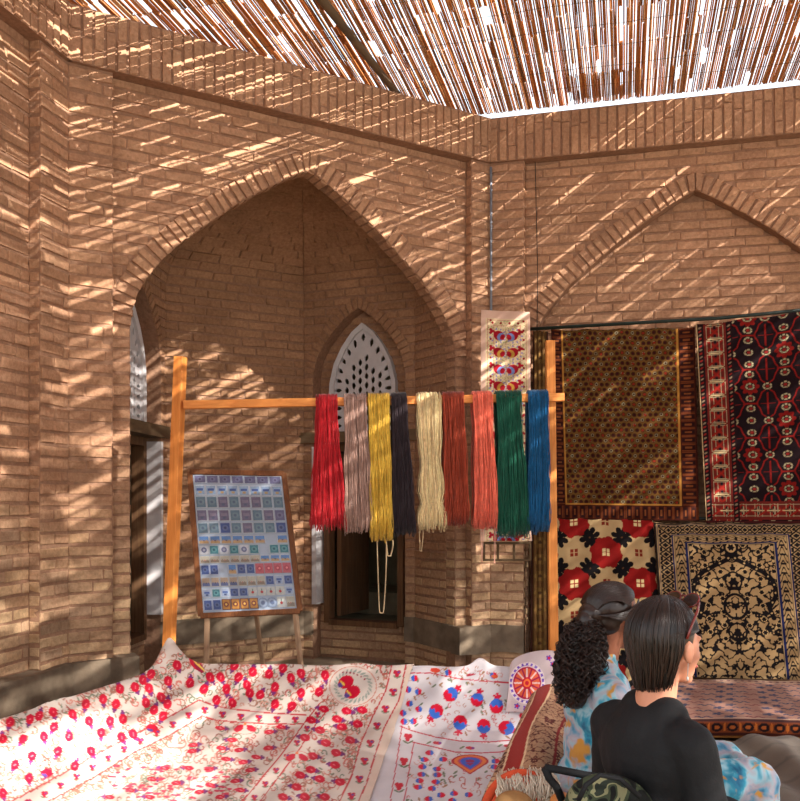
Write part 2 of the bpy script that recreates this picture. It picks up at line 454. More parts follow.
for i, sg in ((1, -1), (3, 1)):
    a, b, L = CH[i]; A0 = NP(a, 0); B0 = NP(b, 0); d = (B0-A0).normalized(); nin = V((-d.y, d.x, 0))
    if nin.dot(B.p(UCB, W0, 0)-A0) < 0: nin = -nin
    S0 = lambda u, z, A0=A0, d=d: A0+d*u+V((0, 0, z))
    S1 = lambda u, z, A0=A0, d=d, nin=nin: A0+d*u-nin*RD+V((0, 0, z))
    uc = L/2
    def spc(z, uc=uc, L=L):
        h = arch_hw(z, RP)
        return [(0, uc-h), (uc+h, L)] if h > 0 else [(0, L)]
    backing(mb, S0, spc, 0, ZS, .02)
    ringarch(mb, S0, uc, RP, .1, nin, pr=.014, bw=.06)
    # recess sides and the panel inside, leaving door and window open
    for s2 in (-1, 1):
        pr = list(RP)+[(RW, 0)]
        for (x0, z0), (x1, z1) in zip(pr, pr[1:]):
            mb.quad(S0(uc+s2*x0, z0), S1(uc+s2*x0, z0), S1(uc+s2*x1, z1), S0(uc+s2*x1, z1), 1)
    DW = .40; DZ0, DZ1 = .335, 2.02
    WP = [(0, 3.12), (.1, 3.06), (.2, 2.93), (.28, 2.78), (.325, 2.6), (.335, 2.4)]
    def spi(z, uc=uc):
        if DZ0 < z < DZ1: return [(uc-RW, uc-DW), (uc+DW, uc+RW)]
        if 2.14 < z < 3.12:
            h = arch_hw(z, WP); return [(uc-RW, uc-h+.02), (uc+h-.02, uc+RW)] if h > .03 else [(uc-RW, uc+RW)]
        return [(uc-RW, uc+RW)]
    def spi2(z, uc=uc):
        h = arch_hw(z, RP); return [(max(x, uc-h), min(y, uc+h)) for x, y in spi(z, uc) if min(y, uc+h)-max(x, uc-h) > .03]
    backing(mb, S1, spi, 0, DZ0, 1); backing(mb, S1, spi, DZ0, DZ1, 5); backing(mb, S1, spi, DZ1, 2.14, 5); backing(mb, S1, spi, 2.14, 3.4, .02)
    courses(mb, S1, 0, nin, spi2, .03, 3.25, pr=.01)
    dark_rooms.append((i, sg, A0, d, nin, uc, S0, S1, WP))
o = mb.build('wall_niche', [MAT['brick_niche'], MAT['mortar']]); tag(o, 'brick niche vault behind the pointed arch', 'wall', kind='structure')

# plinths
mb = MB()
def slab(mb, S, u0, u1, w0, w1, z0, z1, mi=0):
    m = max(1, int((u1-u0)/.12))
    for k in range(m):
        a = u0+(u1-u0)*k/m; b = u0+(u1-u0)*(k+1)/m
        def jt(u, w, z):
            n = noise.noise(V((u*3, z*5, w0*9+S.ang)))
            return S.p(u, w+n*.012, z+n*.012)
        mb.quad(jt(a, w0, z0), jt(b, w0, z0), jt(b, w0, z1), jt(a, w0, z1), mi); mb.quad(jt(a, w0, z1), jt(b, w0, z1), jt(b, w1, z1), jt(a, w1, z1), mi)
    for u, in ((u0,), (u1,)): mb.quad(S.p(u, w0, z0), S.p(u, w1, z0), S.p(u, w1, z1), S.p(u, w0, z1), mi)
tq = math.tan(math.pi/8)*.06
slab(mb, A, 0, A.L-tq, -.06, .1, 0, PLZ); slab(mb, B, tq, UCB-HW+.03, -.06, .1, 0, PLZ)
o = mb.build('trim_1', MAT['concrete']); tag(o, 'rough grey cement plinth under the left pier', 'plinth', kind='structure')
mb = MB()
slab(mb, B, UCB+HW-.03, B.L-.01, -.03, .1, .22, PLZ); slab(mb, C, .01, PC, -.03, .1, .22, PLZ)
o2 = mb
pl = MB()
p0 = plan(0)
for i in range(5):
    a, b = p0[i], p0[i+1]; A0, B0 = NP(a, 0), NP(b, 0); d = (B0-A0).normalized(); n = V((-d.y, d.x, 0)); L = (B0-A0).length
    if n.dot(B.p(UCB, W0, 0)-A0) < 0: n = -n
    ivs = [(0, L)] if i not in (1, 3) else [(0, L/2-RW), (L/2+RW, L)]
    if i == 4: ivs = [(0, L+LIP)]
    for x0, x1 in ivs:
        q = [A0+d*x+n*w+V((0, 0, z)) for z in (.23, PLZ) for x, w in ((x0, -.01), (x1, -.01), (x1, .028), (x0, .028))]
        mb.hexa(q, 0)
o = mb.build('trim_2', [MAT['concrete'], MAT['mortar']]); 
o.data.materials.clear(); o.data.materials.append(MAT['concrete'])
tag(o, 'grey cement band round the foot of the niche', 'plinth', kind='structure')

# floor
mb = MB(); nx = 70
def fz(x, y): return .004*noise.noise(V((x*1.5, y*1.5, 0)))
X0, X1, Y0, Y1 = -7, 9, -7, 12
g = [[V((X0+(X1-X0)*i/nx, Y0+(Y1-Y0)*j/nx, fz(X0+(X1-X0)*i/nx, Y0+(Y1-Y0)*j/nx))) for i in range(nx+1)] for j in range(nx+1)]
mb.add([p for r in g for p in r], [(j*(nx+1)+i, j*(nx+1)+i+1, (j+1)*(nx+1)+i+1, (j+1)*(nx+1)+i) for j in range(nx) for i in range(nx)])
o = mb.build('floor', MAT['floor']); tag(o, 'dusty grey-brown paved courtyard floor', 'floor', kind='structure')

# doors, windows and the dark cells behind them
for idx, (i, sg, A0, d, nin, uc, S0, S1, WP) in enumerate(dark_rooms, 1):
    m = MB(); back = -nin; w_ = .75; dep = 1.5
    def Q(u, w, z): return A0+d*(uc+u)-nin*(RD+.0+w)+V((0, 0, z))
    c = [Q(-w_, .01, .33), Q(w_, .01, .33), Q(w_, dep, .33), Q(-w_, dep, .33)]; tpz = V((0, 0, 3.0)); c2 = [x+tpz for x in c]
    m.quad(*c); m.quad(*c2); m.quad(c[1], c[2], c2[2], c2[1]); m.quad(c[2], c[3], c2[3], c2[2]); m.quad(c[3], c[0], c2[0], c2[3])
    m.hexa([Q(-w_+.02, .7, .335), Q(w_-.02, .7, .335), Q(w_-.02, dep-.02, .335), Q(-w_+.02, dep-.02, .335), Q(-w_+.02, .7, .56), Q(w_-.02, .7, .56), Q(w_-.02, dep-.02, .56), Q(-w_+.02, dep-.02, .56)])
    o = m.build('trim_%d' % (2+idx), MAT['plaster_dark']); tag(o, 'dim plastered cell behind the niche doorway', 'room', kind='structure')
    # step of standing bricks in front of the threshold
    dr = empty('door_%d' % idx, A0+d*uc-nin*.0); dr.rotation_euler = (0, 0, 0)
    base = dr.location.copy(); T = Matrix.Translation(-base)
    tag(dr, 'low open wooden doorway in the niche %s' % ('at the left' if idx == 1 else 'below the lattice window'), 'door', kind='structure')
    f = MB()
    def bx(mbb, u0, u1, w0, w1, z0, z1): mbb.hexa([Q(u0, w0, z0), Q(u1, w0, z0), Q(u1, w1, z0), Q(u0, w1, z0), Q(u0, w0, z1), Q(u1, w0, z1), Q(u1, w1, z1), Q(u0, w1, z1)])
    bx(f, -.41, -.35, -.05, .06, .335, 2.03); bx(f, .35, .41, -.05, .06, .335, 2.03); bx(f, -.35, .35, -.05, .06, 1.96, 2.03); bx(f, -.35, .35, -.07, .07, .32, .37)
    f.build('door_frame', MAT['oldwood'], dr, T)
    f = MB(); bx(f, -.6, .6, -.19, -.01, 2.035, 2.135); f.build('lintel', MAT['darkwood'], dr, T)
    f = MB()   # leaf swung inwards
    hs = -1 if idx == 2 else 1
    x0 = .33*hs
    for k in range(5): bx(f, x0-hs*(.0+.0), x0-hs*.045, .07+k*.125, .07+k*.125+.12, .39, 1.94)
    f.build('door_leaf', MAT['oldwood'], dr, T)
    f = MB(); x = (-.45 if idx == 2 else .45)
    f.hexa([Q(x-.024, -.17, z) if q == 0 else (Q(x+.024, -.17, z) if q == 1 else (Q(x+.024, -.01, z) if q == 2 else Q(x-.024, -.01, z))) for z in (.52, 2.0) for q in range(4)])
    f.build('painted_jamb', MAT['white'], dr, T)['label'] = 'white painted door jamb strip'
    # lattice window
    res = .0055; nu = int(.72/res); nv = int(1.0/res)
    wn = empty('window_%d' % idx, Q(0, -.03, 2.14)); wb = wn.location.copy(); TW = Matrix.Translation(-wb)
    tag(wn, 'white plaster lattice window with leaf-shaped openings', 'window', kind='structure')
    holes = []
    zc = 2.45
    out = offset_prof(WP, -.075)
    # outer fan of leaves
    ang_pts = []
    for s2 in (-1, 1):
        for (x_, z_) in ((.0, 3.02), (.085, 2.965), (.15, 2.89), (.205, 2.81), (.24, 2.72), (.257, 2.625), (.262, 2.535), (.262, 2.45), (.262, 2.365), (.262, 2.28), (.262, 2.2)):
            if x_ == 0 and s2 == 1: continue
            if x_ == 0: ang = math.pi/2
            else: ang = math.atan2(max(z_-2.55, 0)*1.25, x_)
            holes.append((s2*x_, z_, ang if s2 > 0 else math.pi-ang, .040, .0185))
    for c_i, xx in enumerate((-.17, -.1, -.033, .033, .1, .17)):
        zz = 2.19+(.04 if c_i % 2 else 0); top = 2.9-abs(xx)*1.25
        while zz < top:
            holes.append((xx, zz, math.pi/2+R.uniform(-.15, .15)+(-xx*1.5 if zz > 2.6 else 0), .035, .0195)); zz += .085
    f = MB(); vs = {}
    def inside(x_, z_):
        h = arch_hw(z_, WP)
        if h <= 0 or abs(x_) > h or z_ < 2.14: return False
        for hx, hz_, an, la, lb in holes:
            dx, dz = x_-hx, z_-hz_
            if abs(dx) < .045 and abs(dz) < .045:
                p = (dx*math.cos(an)+dz*math.sin(an))/la; q = (-dx*math.sin(an)+dz*math.cos(an))/lb
                if abs(p) < 1 and abs(q) < (1-p*p): return False
        return True
    vl = []; fl = []
    def vid(a_, b_):
        if (a_, b_) not in vs: vs[(a_, b_)] = len(vl); vl.append(Q(-.36+a_*res, -.03, 2.14+b_*res)-wb)
        return vs[(a_, b_)]
    for a_ in range(nu):
        for b_ in range(nv):
            if inside(-.36+(a_+.5)*res, 2.14+(b_+.5)*res): fl.append((vid(a_, b_), vid(a_+1, b_), vid(a_+1, b_+1), vid(a_, b_+1)))
    f.add(vl, fl); lo = f.build('lattice_panel', MAT['white'], wn)
    sm = lo.modifiers.new('thick', 'SOLIDIFY'); sm.thickness = .018; sm.offset = 0
    lo.data.flip_normals() if False else None
    # plaster surround ring
    f = MB(); o_ = offset_prof(WP, .012); i_ = offset_prof(WP, -.03)
    for s2 in (-1, 1):
        oo = o_+[(o_[-1][0], 2.14)]; ii = i_+[(i_[-1][0], 2.14)]
        ii[0] = (0, ii[0][1]-.02)
        for (x0_, z0_), (x1_, z1_), (y0_, t0_), (y1_, t1_) in zip(oo, oo[1:], ii, ii[1:]):
            f.hexa([Q(s2*x0_, -.075, z0_), Q(s2*x1_, -.075, z1_), Q(s2*x1_, 0, z1_), Q(s2*x0_, 0, z0_), Q(s2*y0_, -.065, t0_), Q(s2*y1_, -.065, t1_), Q(s2*y1_, 0, t1_), Q(s2*y0_, 0, t0_)])
    fixnorm(f.build('window_frame', MAT['white'], wn, TW))

# ------------------------------------------------------------------ reed roof (ceiling)
c_ = C.d.copy(); m_ = C.o.copy()
ALPHA, BETA, GAMMA = 1.0, .6, .72
SUN = (c_*ALPHA-m_*BETA+V((0, 0, GAMMA))).normalized()
ZR = 4.80
def inB(p): return (p-B.F0).dot(B.o) < .22
def inA(p): return (p-A.F0).dot(A.o) < .22
def covered(p): return inB(p) and inA(p)
hole = V((3.85, -1.3, 0))
mb = MB(); RR = random.Random(21)
def reed(mb, p0, p1, r, z):
    a = V((p0.x, p0.y, z)); b = V((p1.x, p1.y, z+RR.uniform(-.002, .002))); mid = (a+b)/2+c_*RR.uniform(-.002, .002)+V((0, 0, RR.uniform(-.0025, .002)))
    mb.tube([a, mid, b], [r, r, r*.9], 5, cap=False, smooth=True)
CELL = {}
def missing(p, q):                     # short open slots where stalks have slipped
    i, j = math.floor((p+.012*math.sin(p*5))/.034), math.floor((q+p*3.7)/.23)
    if (i, j) not in CELL:
        dn = noise.noise(V((p*.9, q*.8, 3.0)))
        CELL[(i, j)] = RR.random() < HOLE_P*(1+1.8*dn)
    return CELL[(i, j)]
HOLE_P = .052
p = -4.6; grp = 3
while p < 10.5:
    q = .07+RR.uniform(-.02, .02)
    while q > -10.5:
        L = .23*RR.randint(2, 6)
        e = q-L; x0 = q; off = RR.uniform(-.1, .1)
        segs = []; y = q; st = q
        while y > e+1e-6:
            if missing(p, y+off) or RR.random() < .012:
                if st-y > .03: segs.append((st, y))
                y -= .23; st = y
            else: y -= .23
        if st-e > .03: segs.append((st, e))
        sk = RR.uniform(-.003, .003)
        for (a_, b_) in segs:
            a = FR+c_*p+m_*a_; b = FR+c_*(p+sk)+m_*b_; mid = (a+b)/2
            hd = mid-hole; hd.z = 0
            for S_ in (A, B):            # trim the stalks where the roof ends on the wall tops
                da = (a-S_.F0).dot(S_.o)-.3; db = (b-S_.F0).dot(S_.o)-.3
                if da > 0 > db: a = a.lerp(b, da/(da-db))
                elif db > 0 > da: b = b.lerp(a, db/(db-da))
            if max((x-S_.F0).dot(S_.o) for x in (a, b) for S_ in (A, B)) < .301 and not (abs(hd.dot(c_)) < .5 and abs(hd.dot(m_)) < .36):
                reed(mb, a, b, RR.uniform(.0052, .0074), ZR+RR.uniform(-.0025, .0025))
        q = e-RR.uniform(0, .02)
    grp -= 1
    if grp < 0: grp = RR.randint(2, 5); p += RR.uniform(.0190, .0222)
    else: p += RR.uniform(.0098, .0150)
# binding wires across the reeds
q = .05
while q > -10.4:
    k = 0; pts = []
    pp = -4.4
    while pp < 10.4:
        x = FR+c_*pp+m_*(q+.01*math.sin(pp*7))
        if covered(x): pts.append(V((x.x, x.y, ZR-.012)))
        pp += .25
    if len(pts) > 1: mb.tube(pts, .0016, 4, mi=1, cap=False)
    q -= .3
o = mb.build('ceiling', [MAT['reed'], MAT['darkwood']]); tag(o, 'open reed matting roof tied with wire, sky showing between the stalks', 'reed roof', kind='structure')
# one closer-woven patch mat
mb = MB(); ctr = C.hit(0, 0)
u_c = (605-400)/F; yy = 3.3*F/(500-82); pc = V((u_c*yy, yy, 0))
for k in range(44):
    a = pc+c_*(-.28+k*.0127)+m_*(.19+RR.uniform(-.02,.02)); b = a-m_*.42
    mb.tube([V((a.x, a.y, ZR-.03)), V((b.x, b.y, ZR-.03+RR.uniform(-.004, .004)))], RR.uniform(.0035, .005), 5, cap=True)
o = mb.build('reed_mat', MAT['reed']); tag(o, 'small close-woven reed patch lying under the open reed roof', 'mat')
# roof pole
mb = MB(); a = at(333, 0, 1); ya = 3.24*F/500; 
pa = V(((322-400)/F*ya*1.0, ya, ZR-.06)); yb = 3.24*F/405; pb = V(((398-400)/F*yb, yb, ZR-.06)); dd = (pb-pa)
mb.tube([pa-dd*4.0, pa-dd*1.5, pa, pb+dd*.04], [.035, .033, .03, .028], 10)
o = mb.build('roof_pole', MAT['darkwood']); tag(o, 'dark round wooden pole carrying the reed roof', 'pole')

sl = bpy.data.lights.new('sun', 'SUN'); sl.energy = 17.0; sl.angle = math.radians(.5); sl.color = (1.0, .95, .88)
so = bpy.data.objects.new('sun', sl); COL.objects.link(so); so.rotation_euler = SUN.to_track_quat('Z', 'Y').to_euler(); so.location = (4, -4, 8)

mb = MB(); cp = lambda z: FR-(B.o+C.o).normalized()*.035+V((0, 0, z))
mb.tube([cp(2.4), cp(3.4), cp(4.3)], .011, 8)
o = mb.build('conduit', plain('grey_conduit', (120, 124, 132), .5, 10, .2, 0, .4)); tag(o, 'thin grey conduit running up the fold of the brick corner pier', 'pipe')
mb = MB(); u_, z_ = C.hit(536, 200, .0)
mb.tube([C.p(u_, .045, 2.55), C.p(u_+.01, .04, 3.4), C.p(u_-.01, .03, 4.33)], .0035, 5)
o = mb.build('cable', plain('black_cable', (30, 28, 28), .6, 10, .1, 0, .3)); tag(o, 'thin dark cable hanging down the right brick wall beside the pier', 'cable')

# ================================================================== painted textiles
class Cv:
    """a colour field in metres, stored as one colour per mesh vertex"""
    def __init__(s, W, H, res, col):
        s.W, s.H = W, H; s.nx = int(round(W/res))+1; s.ny = int(round(H/res))+1
        s.res = W/(s.nx-1); s.C = np.empty((s.ny, s.nx, 3), np.float32); s.C[:] = lin(col)
    def win(s, x0, x1, y0, y1):
        i0 = max(0, int(math.floor(x0/s.res))); i1 = min(s.nx, int(math.ceil(x1/s.res))+1)
        j0 = max(0, int(math.floor(y0/s.res))); j1 = min(s.ny, int(math.ceil(y1/s.res))+1)
        if i1 <= i0 or j1 <= j0: return None
        Y, X = np.mgrid[j0:j1, i0:i1]; return s.C[j0:j1, i0:i1], X*s.res, Y*s.res
    def put(s, x0, x1, y0, y1, f, col):
        w = s.win(x0, x1, y0, y1)
        if w is None: return
        c, X, Y = w; c[f(X, Y)] = lin(col)
    def rect(s, x0, y0, x1, y1, col): s.put(x0, x1, y0, y1, lambda X, Y: (X >= x0) & (X <= x1) & (Y >= y0) & (Y <= y1), col)
    def ell(s, cx, cy, a, b, ang, col, inner=None):
        r = max(a, b); ca, sa = math.cos(ang), math.sin(ang)
        def f(X, Y):
            dx, dy = X-cx, Y-cy; p = (dx*ca+dy*sa)/a; q = (-dx*sa+dy*ca)/b; d = p*p+q*q
            return (d <= 1) if inner is None else (d <= 1) & (d >= inner*inner)
        s.put(cx-r, cx+r, cy-r, cy+r, f, col)
    def half(s, cx, cy, a, b, ang, col, t=0.0):   # the lower half of an ellipse along its axis
        r = max(a, b); ca, sa = math.cos(ang), math.sin(ang)
        def f(X, Y):
            dx, dy = X-cx, Y-cy; p = (dx*ca+dy*sa); q = (-dx*sa+dy*ca)
            return ((p/a)**2+(q/b)**2 <= 1) & (p > t*a+.12*a*np.cos(q/b*9))
        s.put(cx-r, cx+r, cy-r, cy+r, f, col)
    def line(s, pts, w, col):
        for (ax, ay), (bx, by) in zip(pts, pts[1:]):
            L2 = (bx-ax)**2+(by-ay)**2+1e-12
            def f(X, Y):
                t = np.clip(((X-ax)*(bx-ax)+(Y-ay)*(by-ay))/L2, 0, 1)
                return (X-ax-t*(bx-ax))**2+(Y-ay-t*(by-ay))**2 <= (w/2)**2
            s.put(min(ax, bx)-w, max(ax, bx)+w, min(ay, by)-w, max(ay, by)+w, f, col)
    def flower(s, cx, cy, r, n, col, depth=.35, ph=0.0, inner=0):
        def f(X, Y):
            dx, dy = X-cx, Y-cy; d = np.hypot(dx, dy); a = np.arctan2(dy, dx)+ph
            return (d <= r*(1-depth+depth*np.abs(np.cos(a*n/2)))) & (d >= inner)
        s.put(cx-r, cx+r, cy-r, cy+r, f, col)
    def poly(s, pts, col):
        xs = [p[0] for p in pts]; ys = [p[1] for p in pts]
        def f(X, Y):
            m = np.zeros(X.shape, bool); k = len(pts)
            for i in range(k):
                x0, y0 = pts[i]; x1, y1 = pts[(i+1) % k]
                if y0 == y1: continue
                c = ((Y < y0) != (Y < y1)) & (X < (x1-x0)*(Y-y0)/(y1-y0)+x0); m ^= c
            return m
        s.put(min(xs), max(xs), min(ys), max(ys), f, col)
    def scroll(s, x, y, r, ang, col, w=.004, turn=1):
        pts = []
        for k in range(15):
            t = k/14; a = ang+turn*t*5.2; rr = r*(1-.8*t)
            pts.append((x+rr*math.cos(a), y+rr*math.sin(a)))
        s.line(pts, w, col)
def sheet(name, cv, fn, mat, thick=.006, parent=None, keep=None):
    """mesh grid with one vertex per colour sample; fn(X, Y) -> world x, y, z arrays"""
    Y, X = np.mgrid[0:cv.ny, 0:cv.nx].astype(np.float64); X *= cv.res; Y *= cv.H/(cv.ny-1)
    P = np.stack(fn(X, Y), -1).reshape(-1, 3)
    nx, ny = cv.nx, cv.ny
    j, i = np.mgrid[0:ny-1, 0:nx-1]; a = (j*nx+i).ravel()
    q = np.stack([a, a+1, a+nx+1, a+nx], 1)
    n = len(q); me = bpy.data.meshes.new(name)
    me.vertices.add(len(P)); me.vertices.foreach_set('co', P.astype(np.float32).ravel())
    me.loops.add(n*4); me.loops.foreach_set('vertex_index', q.astype(np.int32).ravel())
    me.polygons.add(n); me.polygons.foreach_set('loop_start', np.arange(0, n*4, 4, dtype=np.int32))
    try: me.polygons.foreach_set('loop_total', np.full(n, 4, np.int32))
    except Exception: pass
    me.polygons.foreach_set('use_smooth', np.ones(n, bool))
    me.update(calc_edges=True)
    at_ = me.color_attributes.new('pattern', 'FLOAT_COLOR', 'POINT')
    cc = np.ones((len(P), 4), np.float32); cc[:, :3] = cv.C.reshape(-1, 3); at_.data.foreach_set('color', cc.ravel())
    me.materials.append(mat)
    o = bpy.data.objects.new(name, me); COL.objects.link(o)
    if parent: o.parent = parent
    if thick:
        m = o.modifiers.new('thickness', 'SOLIDIFY'); m.thickness = thick; m.offset = -1
    return o
def hang(side, w, quad, curve=.012, seed=0, ripple=6):
    """hanging sheet: quad = wall (u,z) of bottom-left, bottom-right, top-right, top-left"""
    (a, b, c, d) = quad
    def fn(W, H):
        def f(X, Y):
            s = X/W; t = Y/H
            u = (a[0]*(1-s)+b[0]*s)*(1-t)+(d[0]*(1-s)+c[0]*s)*t
            z = (a[1]*(1-s)+b[1]*s)*(1-t)+(d[1]*(1-s)+c[1]*s)*t
            z = z-.012*np.abs(np.sin(s*math.pi*4))*t
            ww = w+curve*np.sin(s*ripple+seed)*(1-.6*t)+.006*np.sin(s*23+seed*2+t*2)-.02*(1-t)
            o, dd, F0 = side.o, side.d, side.F0
            return F0.x+dd.x*u+o.x*ww, F0.y+dd.y*u+o.y*ww, z
        return f
    return fn
def wq(side, w, pts): return [side.hit(x, y, w) for x, y in pts]
def size_of(q):
    W = (math.hypot(q[1][0]-q[0][0], q[1][1]-q[0][1])+math.hypot(q[2][0]-q[3][0], q[2][1]-q[3][1]))/2
    H = (math.hypot(q[3][0]-q[0][0], q[3][1]-q[0][1])+math.hypot(q[2][0]-q[1][0], q[2][1]-q[1][1]))/2
    return W, H
RP2 = random.Random(5)

# --- rug 1: brown, tiny octagon lattice
q = wq(C, -.05, [(556, 519), (699, 521), (695, 327), (551, 329)]); W, H = size_of(q)
cv = Cv(W, H, .0042, (62, 38, 16))
pit = .052; bw = .165
Y, X = np.mgrid[0:cv.ny, 0:cv.nx]*cv.res
def lat(X, Y, p):
    k = np.floor(Y/p); xs = X-(np.mod(k, 2)*p/2); ix = np.floor(xs/p); dx = xs-(ix+.5)*p; dy = Y-(k+.5)*p
    return dx, dy, ix, k
dx, dy, ix, k = lat(X, Y, pit*.8)
r = np.maximum(np.maximum(np.abs(dx), np.abs(dy)), (np.abs(dx)+np.abs(dy))*.72)
cv.C[(r > pit*.33)] = lin((98, 66, 28))
cv.C[r < pit*.21] = lin((52, 14, 14))
sel = (np.mod(ix+2*k, 3) == 0) & (r < pit*.26) & (r > pit*.15); cv.C[sel] = lin((122, 112, 84))
sel = (np.mod(ix+k, 4) == 1) & (r < pit*.22); cv.C[sel] = lin((112, 34, 18))
def border(cv, w, base, motif, m2, gold, p=.075):
    Y, X = np.mgrid[0:cv.ny, 0:cv.nx]*cv.res
    d = np.minimum(np.minimum(X, cv.W-X), np.minimum(Y, cv.H-Y)); ins = d < w
    cv.C[ins] = lin(base)
    hor = (np.minimum(Y, cv.H-Y) < np.minimum(X, cv.W-X)); s = np.where(hor, X, Y)
    f = np.mod(s, p)/p-.5; e = (d/w-.5)
    cv.C[ins & (np.abs(f)+np.abs(e)*1.0 < .36) & (np.abs(f)+np.abs(e) > .22)] = lin(motif)
    cv.C[ins & (np.abs(f)+np.abs(e)*1.0 < .12)] = lin(m2)
    cv.C[ins & (np.abs(np.mod(s, p*.33)/(p*.33)-.5) < .22) & (np.abs(np.abs(e)-.4) < .05)] = lin(motif)
    cv.C[(np.abs(d-w) < .008)] = lin(gold)
Y, X = np.mgrid[0:cv.ny, 0:cv.nx]*cv.res
for side_, w_ in (('l', .085), ('r', .135), ('b', .125)):
    d = {'l': X, 'r': W-X, 'b': Y}[side_]; s_ = Y if side_ != 'b' else X
    ins = d < w_; cv.C[ins] = lin((60, 22, 12)); e = d/w_-.5; f = np.mod(s_, .062)/.062-.5
    cv.C[ins & (np.abs(f) < .24) & (np.abs(e) < .36)] = lin((38, 14, 12)); cv.C[ins & (np.abs(f) < .12) & (np.abs(e) < .2)] = lin((110, 58, 28))
    cv.C[ins & (np.abs(np.abs(f)-.42) < .06) & (np.abs(e) < .4)] = lin((100, 48, 22))
for d in (X-.085, W-X-.135, Y-.125): cv.C[(np.abs(d) < .008) & (X > .08) & (W-X > .13) & (Y > .12)] = lin((158, 108, 46))
rug = sheet('hanging_rug', cv, hang(C, -.05, q, .012, 1)(W, H), MAT['rug'], .008)
tag(rug, 'brown hanging rug with a fine lattice of tiny octagons and a dark red border', 'rug')

# --- rug 2: black and red guls with cream rosettes
q = wq(C, -.09, [(706, 523), (900, 524), (898, 300), (696, 324)]); W, H = size_of(q)
cv = Cv(W, H, .0045, (24, 10, 14))
bwid = .27
gx, gy = .253, .235   # gul pitch
x0 = bwid+.10
ny = int(H/gy)+2; nxg = int(W/gx)+2
RED = (112, 18, 14); CR = (150, 136, 106)
for i in range(-1, nxg):
    for j in range(-1, ny*2):
        cx = x0+i*gx; cy = j*.27
        # red stepped diamonds between the rosettes
        mx = cx+gx/2; my = cy+.135
        for sx in (-1, 1):
            pts = [(mx, my+.12), (mx+sx*.045, my+.085), (mx+sx*.06, my+.04), (mx+sx*.085, my), (mx+sx*.06, my-.04), (mx+sx*.045, my-.085), (mx, my-.12)]
            cv.line(pts, .011, RED)
        cv.line([(mx, my-.08), (mx, my+.08)], .014, RED); cv.line([(mx-.05, my), (mx+.05, my)], .007, RED)
        cv.line([(mx-gx/2-.05, my), (mx-gx/2+.05, my)], .012, RED)
        if (i+j) % 2 == 0: cv.flower(cx, cy, .07, 8, RED, .3)
        for ox, oy in ((0, 0), (gx/2, 0), (0, .095), (0, -.095)):
            cv.ell(cx+ox, cy+oy, .038, .030, 0, (20, 10, 12)); cv.ell(cx+ox, cy+oy, .034, .027, 0, CR, .62)
            cv.ell(cx+ox, cy+oy, .014, .012, 0, (120, 30, 26))
            for a in range(6): cv.ell(cx+ox+.028*math.cos(a*1.047), cy+oy+.022*math.sin(a*1.047), .004, .004, 0, (30, 14, 14))
def cross_border(x0, x1, y0, y1, vert):
    cv.rect(x0, y0, x1, y1, (96, 28, 22)); wd = (x1-x0) if vert else (y1-y0); n = int(((y1-y0) if vert else (x1-x0))/.115)+1
    for k in range(n):
        c = (k+.5)*.115
        cx, cy = ((x0+x1)/2, y0+c) if vert else (x0+c, (y0+y1)/2)
        h = wd*.36
        for t in (-1, 1):
            cv.line([(cx-h, cy+t*.045), (cx+h, cy+t*.045)], .006, CR); cv.line([(cx+t*h, cy-.05), (cx+t*h, cy+.05)], .006, CR)
            cv.line([(cx-.05, cy-t*.04), (cx+.05, cy+t*.04)], .014, (130, 28, 20))
            cv.line([(cx+t*.03, cy-.05), (cx+t*.03, cy+.05)], .005, CR)
        a, b = (cx, cy+.0575) if vert else (cx+.0575, cy)
        for ex, ey in ((0, .024), (0, -.024), (.026, 0), (-.026, 0)): cv.rect(a+ex-.008, b+ey-.011, a+ex+.008, b+ey+.011, (20, 14, 20))
        cv.line([(a-.05, b), (a+.05, b)], .008, (176, 154, 112))
cross_border(.05, .215, 0, H, True); cross_border(.05, W, .03, .175, False)
for xx in (.025, .235):
    cv.rect(xx-.022, 0, xx+.022, H, (30, 12, 14))
    for k in range(int(H/.03)): cv.ell(xx, k*.03, .014, .007, .6, (120, 100, 80) if k % 2 else (120, 26, 22))
cv.rect(0, 0, .006, H, (180, 150, 110)); cv.rect(0, 0, W, .02, (60, 20, 18))
rug = sheet('hanging_rug', cv, hang(C, -.09, q, .014, 2.2)(W, H), MAT['rug'], .008)
tag(rug, 'black and red hanging rug with cream ring rosettes, at the far right', 'rug')

